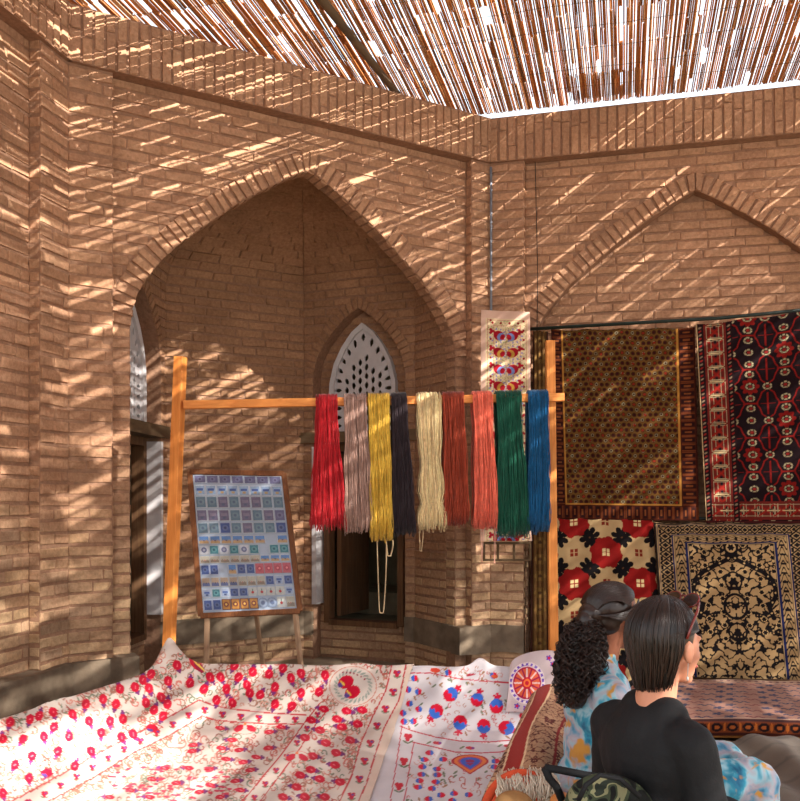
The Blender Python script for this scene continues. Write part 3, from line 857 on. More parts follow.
# --- rug 3: cream field, red octagon flowers, black leaf flowers
q = wq(C, -.075, [(556, 700), (664, 695), (653, 519), (556, 518)]); W, H = size_of(q)
cv = Cv(W, H, .0045, (186, 156, 112))
px_ = .53; rh = .25
def blk(bx, by):
    for a in range(8):
        an = a*math.pi/4+.39; cv.ell(bx+.062*math.cos(an), by+.062*math.sin(an), .030, .022, an, (20, 16, 18))
    cv.ell(bx, by, .045, .045, 0, (20, 16, 18)); cv.ell(bx, by, .008, .008, 0, (90, 60, 40))
def ctrs():
    for i in range(-1, 4):
        for j in range(-1, 8): yield .15+i*px_+(px_/2 if j % 2 else 0), H-.02-j*rh, j
for cx, cy, j in ctrs():
    blk(cx+.1325, cy+rh/2); blk(cx-.1325, cy+rh/2)
for cx, cy, j in ctrs():
    pts = []
    for a in range(48):
        an = a*math.pi/24; rr = .122+(.016 if (a//3) % 2 else 0)
        pts.append((cx+rr*math.cos(an), cy+rr*math.sin(an)*.98))
    cv.poly(pts, (132, 22, 20))
    for sx in (-1, 1):
        for sy in (-1, 1): cv.rect(cx+sx*.017-.013, cy+sy*.017-.013, cx+sx*.017+.013, cy+sy*.017+.013, (216, 192, 140))
    for sx in (-1, 1):
        for sy in (-1, 1): cv.rect(cx+px_/2+sx*.017-.013, cy+sy*.017-.013, cx+px_/2+sx*.017+.013, cy+sy*.017+.013, (124, 40, 26))
rug = sheet('hanging_rug', cv, hang(C, -.075, q, .01, .4)(W, H), MAT['rug'], .008)
tag(rug, 'cream hanging rug with large red octagon flowers behind the seated people', 'rug')

# --- rug 4: black and cream prayer rug with a pointed arch
q = wq(C, -.115, [(664, 676), (822, 680), (806, 521), (654, 522)]); W, H = size_of(q)
cv = Cv(W, H, .0038, (170, 138, 96))
Y, X = np.mgrid[0:cv.ny, 0:cv.nx]*cv.res
BK = lin((22, 18, 20)); xc = W*.5
def arabesque(X, Y, s, seed=0.0):
    x = np.abs(X)*s; y = Y*s
    w1 = np.sin(x*1.0+1.3*np.sin(y*.9+seed))+np.sin(y*1.15+1.5*np.sin(x*.8-.5+seed))
    w2 = np.sin(1.9*x+1.1*np.sin(1.6*y))*np.cos(1.7*y+1.2*np.cos(1.3*x))
    return w1+.8*w2
f = arabesque(X-xc, Y, 44)+.35*arabesque(X-xc, Y+.2, 90, 1.0)
cv.C[np.abs(f) < .64] = BK
# rosettes on the scrolls
bz = .265
for j in range(9):
    for i, ox in enumerate((.09, .2, .3)):
        yy = .31+j*.105+(.05 if i % 2 else 0)
        for sx in (-1, 1):
            cv.ell(xc+sx*ox, yy, .022, .022, 0, (190, 156, 108)); cv.flower(xc+sx*ox, yy, .019, 6, (22, 18, 20), .35)
for j, (r1, r2) in enumerate(((.07, .05), (.09, .07), (.065, .05), (.05, .04))):
    yy = .36+j*.2
    cv.ell(xc, yy, r1, r2*1.5, 0, (22, 18, 20), .8); cv.flower(xc, yy, .03, 5, (22, 18, 20), .4, .3)
# the arch
def archx(t): return .36*W*0+(.295)*np.sqrt(np.clip(1-t**1.8, 0, 1))*(1-.25*t)
pts = [(-.20, .78), (-.245, .72), (-.235, .66), (-.28, .60), (-.30, .75)]
ap = [(-.27, .47), (-.245, .55), (-.295, .635), (-.30, .70), (-.285, .76), (-.225, .83), (-.13, .885), (-.05, .92), (0, .955)]
for sx in (-1, 1):
    cv.line([(xc+sx*x, y) for x, y in ap], .034, (22, 18, 20))
    for (x, y), (x2, y2) in zip(ap, ap[1:]): cv.ell(xc+sx*(x+x2)/2, (y+y2)/2, .007, .007, 0, (190, 156, 108))
cy = ap[-1][1]+.065
cv.ell(xc, cy, .055, .06, 0, (22, 18, 20)); cv.ell(xc, cy, .036, .04, 0, (190, 156, 108)); cv.flower(xc, cy, .028, 6, (22, 18, 20), .4)
d = np.minimum(np.minimum(X, W-X), (H-Y)*1.5)
hor = ((H-Y)*1.5 < np.minimum(X, W-X)); s_ = np.where(hor, X, Y)
def band(a, b, col): cv.C[(d >= a) & (d < b)] = lin(col)
band(0, .25, (160, 130, 90))
f = np.mod(s_, .072)/.072-.5
e = (d-.078)/.1; m = (np.abs(e) < .5)
cv.C[m & (np.abs(f)+np.abs(e) < .26)] = BK; cv.C[m & (np.abs(np.abs(f)+np.abs(e)-.48) < .10)] = BK
cv.C[m & (np.abs(np.abs(e)-.36) < .10) & (np.abs(f) > .28)] = BK
e = (d-.19)/.07; m = (np.abs(e) < .5)
cv.C[m & (np.abs(np.sin(s_*60+2*np.sin(d*90))) < .45)] = BK; cv.C[m & (np.abs(f) < .12) & (np.abs(e) < .3)] = BK
for a, b, c in ((0, .014, (40, 30, 26)), (.128, .140, (26, 32, 74)), (.14, .146, (176, 146, 104)), (.146, .152, (22, 18, 20)), (.228, .244, (26, 32, 74)), (.244, .249, (190, 160, 112)), (.249, .254, (22, 18, 20)), (.02, .026, (26, 32, 74))): band(a, b, c)
rug = sheet('hanging_rug', cv, hang(C, -.115, q, .008, 2)(W, H), MAT['rug'], .008)
tag(rug, 'black and cream prayer rug with a pointed arch, hanging at the lower right', 'rug')

# --- narrow olive rug beside the pier
q = wq(C, -.035, [(531, 668), (549, 668), (548, 330), (533, 330)]); W, H = size_of(q)
cv = Cv(W, H, .005, (92, 64, 34))
Y, X = np.mgrid[0:cv.ny, 0:cv.nx]*cv.res
for j in range(int(H/.14)+1):
    cv.flower(W/2, .07+j*.14, .05, 6, (112, 84, 44), .3); cv.ell(W/2, .07+j*.14, .014, .014, 0, (66, 40, 22))
cv.rect(0, 0, .014, H, (54, 26, 18)); cv.rect(W-.014, 0, W, H, (54, 26, 18))
rug = sheet('hanging_rug', cv, hang(C, -.035, q, .003, 0)(W, H), MAT['rug'], .008)
tag(rug, 'narrow olive brown rug hanging between the brick pier and the right post', 'rug')

# --- embroidered strip on the pier
mb_q = [(484, 541), (532, 541), (530, 312), (481, 310)]
def pier_fn(W, H):
    # hangs freely in front of the folded pier
    a, b, c, d = [at(x, y, Yd) for (x, y), Yd in zip(mb_q, (6.93, 6.93, 6.99, 6.99))]
    def f(X, Y):
        s = X/W; t = Y/H; r = []
        for k in range(3): r.append((a[k]*(1-s)+b[k]*s)*(1-t)+(d[k]*(1-s)+c[k]*s)*t)
        r[1] = r[1]-.012*np.sin(s*9+1)*(1-.4*t)
        r[0] = r[0]-.028*(1-s)*np.clip(1-t, 0, 1)*2*np.clip((.75-t)*0+1, 0, 1)*.6
        return tuple(r)
    return f
a, b, c, d = [at(x, y, 6.95) for x, y in mb_q]; W = (b-a).length; H = (d-a).length
cv = Cv(W, H, .0034, (206, 170, 150))
cv.rect(.035, 0, W-.02, H-.055, (206, 184, 146))
ivn = RP2
for k in range(2600):
    x = ivn.uniform(.045, W-.03); y = ivn.uniform(0, H-.07); cv.ell(x, y, .006, .003, ivn.uniform(0, 3), ivn.choice([(150, 150, 90), (176, 150, 110), (196, 150, 130), (140, 146, 100)]))
for xx in (.05, .10, W-.075, W-.03): cv.line([(xx, 0), (xx, H-.1 if .07 < xx < W-.05 else H-.06)], .0035, (176, 90, 90))
cv.line([(.05, H-.065), (W-.03, H-.065)], .0035, (176, 90, 90)); cv.line([(.10, H-.11), (W-.075, H-.11)], .0035, (176, 90, 90))
for k in range(int(H/.075)):
    for xx in (.075, W-.052): cv.ell(xx, .03+k*.075, .009, .010, 0, (134, 20, 36))
for k in range(4): cv.ell(.09+k*.065, H-.088, .009, .01, 0, (134, 20, 36))
k = 0; y = H-.19
while y > -.05:
    for sx, xx in ((-1, W*.34), (1, W*.67)):
        bcol = (112, 122, 170) if k % 2 == 0 else (184, 136, 60)
        for a_ in range(11):
            an = a_*.571; cv.ell(xx+.060*math.cos(an), y+.054*math.sin(an), .010, .006, an, (130, 120, 160))
        cv.ell(xx-sx*.012, y, .046, .038, .5*sx, (150, 20, 34)); cv.ell(xx-sx*.026, y-.008, .028, .034, .5*sx, bcol); cv.ell(xx-sx*.038, y-.010, .018, .024, .5*sx, (150, 20, 34))
        cv.flower(xx+sx*.046, y+.034, .026, 3, (150, 20, 34), .6)
    cv.line([(W*.51, y-.06), (W*.52, y), (W*.50, y+.05)], .004, (150, 110, 80))
    y -= .135; k += 1
hs = sheet('embroidered_hanging', cv, pier_fn(W, H), MAT['cloth'], .004)
tag(hs, 'narrow embroidered cloth with red and blue buds hung on the brick pier', 'wall hanging')

# --- rod carrying the rugs, and hanging nails
def rodw(u, w, z): return C.p(u, w, z)
mb = MB(); uL, zL = C.hit(529, 331, -.02); uR = C.L-.05
mb.tube([rodw(uL-.02, -.075, zL+.005), rodw((uL+uR)/2, -.075, zL+.02), rodw(uR, -.075, zL+.10)], .014, 8)
o = mb.build('hanging_rod', MAT['metal_green']); tag(o, 'dark green rod carrying the upper rugs along the right wall', 'rod')
mb = MB(); _, z2 = C.hit(600, 519, -.05)
mb.tube([rodw(uL+.12, -.03, z2), rodw(uR, -.03, z2+.02)], .012, 8)
o = mb.build('hanging_rod', MAT['metal_green']); tag(o, 'lower dark rod behind the cream and prayer rugs', 'rod')

# --- low platform with a rug on it, in front of the right wall
sq = lambda X: X
PZ = .13
cA, cB, cC, cD = at(618, 720, 0), 0, 0, 0
def onz(px, py, z):
    Yd = (EYE-z)*F/(py-HZ); return at(px, py, Yd)
fl = onz(600, 716, PZ+.02); fr_ = onz(900, 719.5, PZ+.02); bl = onz(640, 677, PZ+.02); br = onz(850, 681, PZ+.02)
plat = empty('low_platform', (fl.x, fl.y, 0)); tag(plat, 'low wooden platform under the pink and blue rug at the right', 'platform')
T = Matrix.Translation(-V((fl.x, fl.y, 0)))
mb = MB()
dn = V((0, 0, 1))
P4 = [V((p.x, p.y, 0)) for p in (fl, fr_, br, bl)]
mb.hexa([p+dn*.045 for p in P4]+[p+dn*(PZ-.0) for p in P4]); mb.build('deck', MAT['brownwood'], plat, T)
mb = MB(); fd = (P4[1]-P4[0]).normalized(); fn_ = V((fd.y, -fd.x, 0))
mb.beam(P4[0]+fn_*.02+dn*.022*1.0+dn*.028, P4[1]+fn_*.02+dn*.05, .03, .035); mb.build('edge_board', wood('yellow_edge_wood', (150, 88, 28), (186, 118, 44), 30, .6, (.1, 1, 1)), plat, T)
for k in range(4):
    p = P4[0].lerp(P4[1], .08+.28*k)-fn_*.06; mb = MB(); mb.tube([p, p+dn*.05], [.022, .026], 8); mb.build('leg', MAT['oldwood'], plat, T)
for k in range(2):
    p = P4[3].lerp(P4[2], .2+.6*k)+fn_*.06; mb = MB(); mb.tube([p, p+dn*.05], [.022, .026], 8); mb.build('leg', MAT['oldwood'], plat, T)
Wr = (P4[1]-P4[0]).length; Hd = ((P4[3]+P4[2])/2-(P4[0]+P4[1])/2).length
drop = .105
cv = Cv(Wr, Hd+drop, .006, (156, 110, 90))
Y, X = np.mgrid[0:cv.ny, 0:cv.nx]*cv.res
NV = (40, 38, 74)
for j in range(int(Hd/.085)):
    for i in range(int(Wr/.16)+1):
        x = i*.16+(.08 if j % 2 else 0); y = drop+.05+j*.085
        if y > drop+Hd-.1: continue
        if (i+j) % 2: cv.flower(x, y, .042, 5, NV, .55)
        else:
            pts = [(x-.06+.01*t, y+.02*math.sin(t*1.05)) for t in range(12)]; cv.line(pts, .015, NV if i % 3 else (120, 50, 50))
for k in range(300):
    x, y = RP2.uniform(0, Wr), RP2.uniform(drop, drop+Hd-.1); cv.line([(x, y), (x+RP2.uniform(.02, .05), y+RP2.uniform(-.01, .01))], .006, RP2.choice([(140, 80, 70), (190, 150, 124), (120, 90, 90)]))
cv.rect(0, drop+Hd-.10, Wr, drop+Hd, (156, 116, 92))
for k in range(int(Wr/.06)): cv.ell(k*.06, drop+Hd-.05, .016, .02, 0, (96, 44, 48))
for yy in (drop+Hd-.1, drop+Hd-.01, drop+.012): cv.line([(0, yy), (Wr, yy)], .010, (190, 160, 132))
cv.rect(0, 0, Wr, drop, (112, 52, 24))
for k in range(int(Wr/.095)+1):
    x = k*.095+.04; cv.ell(x, drop*.55, .034, .030, 0, (34, 20, 20)); cv.ell(x, drop*.55, .016, .014, 0, (168, 84, 36)); cv.ell(x+.047, drop*.55, .008, .028, 0, (176, 92, 36))
cv.line([(0, .012), (Wr, .012)], .014, (60, 26, 18)); cv.line([(0, drop-.006), (Wr, drop-.006)], .01, (60, 28, 26))
def fplat(X, Y):
    s = X/Wr; t = np.clip((Y-drop)/Hd, 0, 1); dr = np.clip(drop-Y, 0, None)
    bxx = (P4[0].x*(1-s)+P4[1].x*s)*(1-t)+(P4[3].x*(1-s)+P4[2].x*s)*t
    byy = (P4[0].y*(1-s)+P4[1].y*s)*(1-t)+(P4[3].y*(1-s)+P4[2].y*s)*t
    o_ = np.where(dr > 0, .045, 0.0)*np.clip(dr/.02, 0, 1)
    return bxx+fn_.x*o_, byy+fn_.y*o_, PZ+.012+.003*np.sin(X*9)-dr*.9+.0*t
rug = sheet('floor_rug', cv, fplat, MAT['rug'], .008)
tag(rug, 'pink and navy cloud-patterned rug spread over the low platform, orange edge hanging', 'rug')
# grey blanket over a bench edge in front (bottom right)
mb = MB()

# small wooden grille low on the pier
g0 = empty('wooden_grille', at(508, 562, 7.02)); base = g0.location.copy(); T = Matrix.Translation(-base)
tag(g0, 'small old wooden grille low on the brick pier under the embroidered strip', 'grille')
mb = MB(); fa = lambda px, py: at(px, py, 7.04)
for a_, b_ in (((483, 543), (531, 543)), ((483, 560), (531, 560))): mb.beam(fa(*a_), fa(*b_), .03, .018)
mb.build('rail', MAT['darkwood'], g0, T)
for x in (484, 498, 514, 530):
    mb = MB(); mb.beam(fa(x, 544), fa(x, 559.5), .018, .03); mb.build('bar', MAT['darkwood'], g0, T)

# ================================================================== yarn rack
rack = empty('yarn_rack', (-1.4, 5.3, 0)); T = Matrix.Translation((1.4, -5.3, 0))
tag(rack, 'orange pine rack of two posts and a crossbar hung with yarn skeins', 'rack')
tl = at(180.5, 357, 5.3); bL = at(163.5, 749, 5.3); bL.z = 0; bL.y = 5.33
mb = MB(); mb.beam(bL, tl, .06, .06); mb.build('post', MAT['pine'], rack, T)
tr_ = at(550, 341, 5.5); bR = at(554.5, 740, 5.5); bR.z = 0
mb = MB(); mb.beam(bR, tr_, .055, .055); mb.build('post', MAT['pine'], rack, T)
b0 = at(184, 405, 5.27); b1 = at(563.5, 397.3, 5.46)
mb = MB(); mb.beam(b0, b1, .05, .05); mb.build('crossbar', MAT['pine_x'], rack, T)
for x, p_ in ((-1, bL), (1, bR)):
    mb = MB(); mb.beam(p_+V((0, -.3, .025)), p_+V((0, .3, .025)), .06, .05); mb.build('foot', MAT['pine'], rack, T)
def barpt(px):
    k = (px-400)/F; t = (k*b0.y-b0.x)/((b1.x-b0.x)-k*(b1.y-b0.y)); return b0.lerp(b1, t)
bd = (b1-b0).normalized(); bn = V((-bd.y, bd.x, 0)).normalized()
def yarnmat(name, c, v=.25):
    t = NT(name); g = t.n('ShaderNodeNewGeometry'); co = t.coord((1, 1, .5)); n = t.noise(co, 90, 3)
    c0 = tuple(max(0, x*(1-v)) for x in c); c1 = tuple(min(255, x*(1+v*.6)) for x in c)
    cc = t.ramp(g.outputs['Random Per Island'], [(0, lin(c0)), (.5, lin(c)), (1, lin(c1))])
    cc = t.mix(1.0, cc, t.ramp(n, [(.3, (.8,)*3), (.7, (1.12,)*3)]), 'MULTIPLY')
    t.col(cc); t.rough(.9, .1); t.b.inputs['Sheen Weight'].default_value = .25; t.bump(n, .5, .002); return t.m
SK = [('red', (316, 337), (310, 346), 531, (188, 34, 42), None, 0), ('taupe', (344, 366), (345, 373), 533, (168, 134, 120), None, 0),
      ('yellow', (368, 389), (371, 392), 541, (222, 180, 70), None, 0), ('charcoal', (391, 406), (391, 415), 535, (48, 38, 42), None, 0),
      ('cream', (416, 440), (418, 446), 530, (240, 208, 156), .55, 1), ('rust', (442, 463), (443, 468), 526, (158, 64, 42), None, 0),
      ('coral', (472, 491), (474, 497), 529, (240, 112, 88), None, 0), ('dark green', (495, 520), (497, 528), 538, (24, 84, 64), None, 0), ('deep blue', (527, 547), (526, 548), 532, (18, 86, 132), None, 0)]
WHERE = {'red': 'leftmost on the rack', 'taupe': 'second from the left on the rack', 'yellow': 'with a loose loop hanging below', 'charcoal': 'between the yellow and cream skeins',
         'cream': 'tied near its bottom', 'rust': 'beside the cream skein', 'coral': 'in front of the embroidered strip', 'dark green': 'between the coral and blue skeins', 'deep blue': 'against the right post'}
for name, tp, bt, yb, col, pinch, tie in SK:
    rs = random.Random(hash(name) % 99 if False else len(name)*7+tp[0])
    pc = barpt((tp[0]+tp[1])/2); dpp = pc.y/F; wt = (tp[1]-tp[0])*dpp/2; wb = (bt[1]-bt[0])*dpp/2; shift = ((bt[0]+bt[1])-(tp[0]+tp[1]))/2*dpp
    zb = EYE-(yb-HZ)/F*pc.y; top = pc.z+.028; Ln = top-zb
    root = empty('yarn_skein', (pc.x, pc.y, pc.z)); T = Matrix.Translation(-pc)
    tag(root, 'long %s yarn skein draped over the crossbar, %s' % (name, WHERE[name]), 'yarn skein', 'yarn skeins on the rack')
    mb = MB(); N = 190
    for k in range(N):
        s = rs.uniform(-1, 1); lay = rs.uniform(0, 1); side_ = 1
        e = Ln*rs.uniform(.93, 1.0) if rs.random() < .8 else Ln*rs.uniform(.88, 1.02)
        r0 = .030+.022*lay; ph = rs.uniform(0, 6); am = rs.uniform(.002, .007); fq = rs.uniform(4, 16)
        pts = []
        def wid(f):
            ww = wt*(1-f)+wb*f
            ww *= 1-.10*math.sin(min(1, f*2)*math.pi)
            if pinch:
                ww *= 1-.28*math.exp(-((f-.5)/.14)**2)-.35*math.exp(-((f-.80)/.05)**2)
            return ww
        nseg = 11
        for sd in (-1, 1):
            col_pts = []
            for i in range(nseg+1):
                f = i/nseg; z = pc.z-(e-.028)*f
                if f > .9: am_ = am*1.8
                else: am_ = am
                thick = (.027+.03*lay)*(1+.25*math.sin(f*3))
                if f > .93: thick *= .65
                x = s*wid(f)+shift*f+am_*math.sin(ph+f*fq)
                col_pts.append(pc+bd*x+bn*(sd*thick)+V((0, 0, z-pc.z)))
            if sd == -1: pts = col_pts[::-1]
            else: back_ = col_pts
        arc = []
        for i in range(1, 4):
            a_ = math.pi*i/4; rr = .032+.022*lay
            arc.append(pc+bd*(s*wt)+bn*(-math.cos(a_)*rr)+V((0, 0, math.sin(a_)*rr*.95)))
        loop = pts+arc+back_
        mb.tube(loop, rs.uniform(.0013, .0023), 4, closed=True)
    m = yarnmat('yarn_'+name.replace(' ', '_'), col)
    o = mb.build('yarn_bundle', m, root, T)
    mb = MB()
    # inner filling between the strands so no light passes through the bundle
    for sd in (-1, 1):
        ring = []
        for i in range(13):
            f = i/12*.95; z = -(Ln-.03)*f; ww = wid(f)*.93; ring.append((z, ww, f))
        vs = []; fs = []
        for z, ww, f in ring:
            for sx, w2 in ((-1, .028), (1, .028), (1, .046), (-1, .046)): vs.append(pc+bd*(sx*ww+shift*f)+bn*sd*w2*(1 if f < .88 else .7)+V((0, 0, z)))
        for i in range(12):
            for j in range(4): fs.append((i*4+j, i*4+(j+1) % 4, i*4+4+(j+1) % 4, i*4+4+j))
        fs += [(0, 1, 2, 3), (48, 49, 50, 51)]
        mb.add(vs, fs, 0, True)
    mb.build('inner_strands', m, root, T)
    if tie:
        mb = MB(); f = .80; c0 = pc+bd*shift*f+V((0, 0, -(Ln-.03)*f))
        for h in range(3):
            mb.tube([c0+bd*(wid(f)*1.06*math.cos(a_*math.pi/8))+bn*(.052*math.sin(a_*math.pi/8))+V((0, 0, h*.007)) for a_ in range(16)], .004, 5, closed=True)
        mb.build('tie', m, root, T)
    if name in ('yellow', 'cream', 'coral'):
        loops = {'yellow': [((377, 538), (386.5, 540), 613, 2.2), ((386, 540), (393, 538), 556, 2.6)], 'cream': [((419, 526), (423, 527), 551, 1.5)], 'coral': [((481, 526), (483, 526), 562, 1.0), ((494, 526), (495.5, 526), 563, .9)]}[name]
        for (xa, ya), (xb_, yb_), yl, th in loops:
            Yd = pc.y-.01; pts = []
            for i in range(25):
                f = i/24; x = xa+(xb_-xa)*f; sh = 1-abs(2*f-1)**4
                pts.append(at(x+(.9*math.sin(f*14) if i not in (0, 24) else 0)*.4, ya+(yl-ya)*sh, Yd))
            mb = MB(); mb.tube(pts, .0016*th, 6)
            mb.build('loose_loop', yarnmat('loose_yarn_'+name, (196, 170, 130) if name != 'coral' else (216, 160, 140)), root, T)

# ================================================================== magnet board on easel
bc = [at(190, 472, 6.1), at(284, 474, 6.1), at(300, 611, 5.86), at(201, 616, 5.86)]  # tl tr br bl
easel = empty('display_board', (bc[3].x, bc[3].y, 0)); E0 = easel.location.copy(); T = Matrix.Translation(-E0)
tag(easel, 'wood-framed display board covered with small tiles, leaning on thin legs', 'display board')
bn2 = (bc[1]-bc[0]).cross(bc[3]-bc[0]).normalized()
if bn2.y > 0: bn2 = -bn2
def bp(s, t, h=0):                    # s along width, t from top down
    a_ = bc[0].lerp(bc[1], s); b_ = bc[3].lerp(bc[2], s); return a_.lerp(b_, t)+bn2*h
mb = MB(); mb.hexa([bp(.02, .98, -.012), bp(.98, .98, -.012), bp(.98, .02, -.012), bp(.02, .02, -.012), bp(.02, .98, .004), bp(.98, .98, .004), bp(.98, .02, .004), bp(.02, .02, .004)])
fixnorm(mb.build('panel', plain('pale_board', (176, 190, 208), .6, 9, .1, 0, .3), easel, T))
for a_, b_ in (((0, 0), (1, 0)), ((0, 1), (1, 1)), ((0, 0), (0, 1)), ((1, 0), (1, 1))):
    mb = MB(); mb.beam(bp(*a_), bp(*b_), .036, .034, up=bn2); mb.build('frame_bar', MAT['brownwood'], easel, T)
for s_, bx_ in ((.06, 205.5), (.95, 307)):
    top = bp(s_, 1.0, -.01); bot = at(bx_, 700, 5.83); bot.z = 0
    mb = MB(); mb.beam(bot, top, .032, .028); mb.build('leg', MAT['palewood'], easel, T)
mb = MB(); mb.beam((bp(.5, .1, -.03)+V((0, 0, 0))), V((bp(.5, 1).x, 6.62, 0)), .03, .025); mb.build('rear_leg', MAT['palewood'], easel, T)
# tiles
TM = {}
def tm(name, c):
    if name not in TM: TM[name] = plain('tile_'+name, c, .35, 60, .25, 0, .5)
    return TM[name]
tw, thh = (bc[1]-bc[0]).length, ((bc[3]-bc[0]).length)
sx_ = (bp(1, .5)-bp(0, .5)).normalized(); sy_ = (bp(.5, 0)-bp(.5, 1)).normalized()
protos = {}
def tile_proto(kind, w, h):
    key = (kind, round(w, 3), round(h, 3))
    if key in protos: return protos[key]
    mb = MB(); rim, body, deco, deco2 = TK[kind]
    M = Matrix((sx_, sy_, bn2)).transposed()
    def B_(x0, x1, y0, y1, z0, z1, mi): mb.hexa([M @ V(p) for p in ((x0, y0, z0), (x1, y0, z0), (x1, y1, z0), (x0, y1, z0), (x0, y0, z1), (x1, y0, z1), (x1, y1, z1), (x0, y1, z1))], mi)
    def disc(cx, cy, r, z0, z1, mi, n=12):
        v = [M @ V((cx+r*math.cos(a*2*math.pi/n), cy+r*math.sin(a*2*math.pi/n), z)) for z in (z0, z1) for a in range(n)]
        mb.add(v, [(i, (i+1) % n, n+(i+1) % n, n+i) for i in range(n)]+[tuple(range(n, 2*n))], mi)
    if kind == 'round': disc(0, 0, h/2, 0, .006, 1); disc(0, 0, h*.36, 0, .007, 2); disc(0, 0, h*.2, 0, .008, 3)
    else:
        B_(-w/2, w/2, -h/2, h/2, 0, .005, 0); e = .0045; B_(-w/2+e, w/2-e, -h/2+e, h/2-e, .005, .0062, 1)
        if kind in ('skyline', 'town', 'tower'):
            B_(-w/2+e, w/2-e, -h/2+e, -h*.12, .0062, .0072, 2)
            for k in range(3): disc((-.25+.25*k)*w, -h*.1, w*.09, .0062, .0074, 3 if k % 2 else 2, 8)
        elif kind in ('teal', 'violet', 'slate', 'navy', 'starwhite', 'redtile', 'ochre'):
            disc(0, 0, min(w, h)*.3, .0062, .0072, 2); disc(0, 0, min(w, h)*.14, .0072, .0078, 3, 8)
        elif kind == 'tulip':
            disc(0, -h*.08, w*.17, .0062, .0074, 2, 8); B_(-w*.04, w*.04, h*.05, h*.3, .0062, .0074, 3)
        else:
            B_(-w*.3, w*.3, -h*.05, h*.18, .0062, .0072, 2); B_(-w*.15, w*.15, -h*.3, -h*.1, .0062, .0072, 3)
    o = mb.build('souvenir_tile', [tm(kind+'_rim', rim), tm(kind+'_face', body), tm(kind+'_motif', deco), tm(kind+'_centre', deco2)])
    fixnorm(o); protos[key] = o; return o
TK = {'violet': ((190, 200, 215), (104, 104, 140), (126, 126, 158), (80, 70, 110)), 'dome': ((210, 218, 228), (150, 176, 206), (70, 96, 160), (196, 170, 120)),
      'slate': ((196, 206, 214), (98, 126, 146), (120, 146, 160), (84, 104, 130)), 'mauve': ((200, 208, 216), (112, 106, 134), (136, 128, 150), (90, 100, 130)),
      'skyline': ((205, 210, 216), (92, 136, 196), (190, 158, 116), (120, 96, 80)), 'teal': ((190, 205, 212), (60, 124, 138), (104, 160, 166), (30, 90, 110)),
      'starwhite': ((206, 214, 222), (208, 214, 224), (110, 120, 160), (180, 186, 204)), 'town': ((200, 196, 186), (180, 176, 160), (140, 124, 108), (176, 120, 110)),
      'navy': ((180, 190, 214), (60, 82, 142), (96, 112, 158), (50, 60, 104)), 'redtile': ((200, 120, 126), (190, 92, 104), (176, 60, 78), (230, 150, 150)),
      'tulip': ((206, 208, 206), (196, 200, 196), (176, 44, 44), (50, 100, 70)), 'ochre': ((110, 50, 40), (186, 130, 50), (120, 44, 36), (230, 190, 90)),
      'round': ((160, 170, 186), (130, 146, 172), (150, 166, 190), (96, 112, 146)), 'tower': ((196, 196, 196), (170, 150, 130), (90, 100, 140), (60, 60, 90)), 'bluewhite': ((196, 204, 214), (160, 176, 204), (70, 96, 160), (60, 80, 130))}
KT = {'violet': 'violet blue', 'dome': 'pale blue dome', 'slate': 'slate blue', 'mauve': 'dusky mauve', 'skyline': 'blue-sky city view', 'teal': 'teal', 'starwhite': 'white star-patterned', 'town': 'beige town view',
      'navy': 'navy blue', 'redtile': 'red', 'tulip': 'white red-tulip', 'ochre': 'ochre and brown', 'round': 'round grey-blue', 'tower': 'tan tower', 'bluewhite': 'blue and white'}
ROWS = [(.035, .05, ['violet']*7), (.115, .062, ['dome']*8), (.20, .072, ['slate', 'slate', 'mauve', 'slate', 'mauve', 'mauve', 'slate', 'slate']), (.295, .07, ['mauve', 'mauve', 'mauve', 'slate', 'mauve', 'slate', 'mauve', 'violet']),
        (.385, .066, ['slate', 'slate', 'navy', 'slate', 'mauve', 'slate', 'slate', 'navy']), (.468, .05, ['skyline']*6+[None]+['skyline']), (.538, .055, ['starwhite', 'teal', 'starwhite', 'teal', 'starwhite', 'teal', None, 'teal', 'teal']),
        (.605, .042, ['town']*6+['skyline']*3), (.675, .06, ['navy', 'navy', None, 'skyline', 'navy', 'navy', 'redtile', 'redtile', 'redtile', 'redtile']), (.76, .055, ['tower', 'tower', 'tower', 'tower', 'town', 'town', 'town', 'navy', 'bluewhite', 'navy']),
        (.835, .05, ['bluewhite', 'teal', 'bluewhite', 'navy', 'navy', 'tulip', 'tulip', 'tulip', 'tulip', 'bluewhite']), (.915, .062, ['navy', 'navy', 'ochre', 'ochre', 'ochre', 'ochre', 'round', 'round', 'tulip', 'town'])]
ORD = ['top', 'second', 'third', 'fourth', 'fifth', 'sixth', 'seventh', 'eighth', 'ninth', 'tenth', 'eleventh', 'bottom']
NUMW = ['first', 'second', 'third', 'fourth', 'fifth', 'sixth', 'seventh', 'eighth', 'ninth', 'tenth']
first_used = set()
for ri, (t_, hh, kinds) in enumerate(ROWS):
    n = len(kinds)
    for k, kd in enumerate(kinds):
        if kd is None: continue
        w_ = .93*tw/n*.95; h_ = hh*thh*1.16
        if kd == 'round': w_ = h_
        pr = tile_proto(kd, w_, h_)
        if pr.name in first_used: o = pr.copy(); COL.objects.link(o)
        else: o = pr; first_used.add(pr.name)
        o.location = bp(.035+.93*(k+.5)/n, t_+.017, .005)
        tag(o, 'small %s souvenir tile, %s from the left in the %s row' % (KT[kd], NUMW[k], ORD[ri]), 'souvenir tile', 'souvenir tiles on the display board')

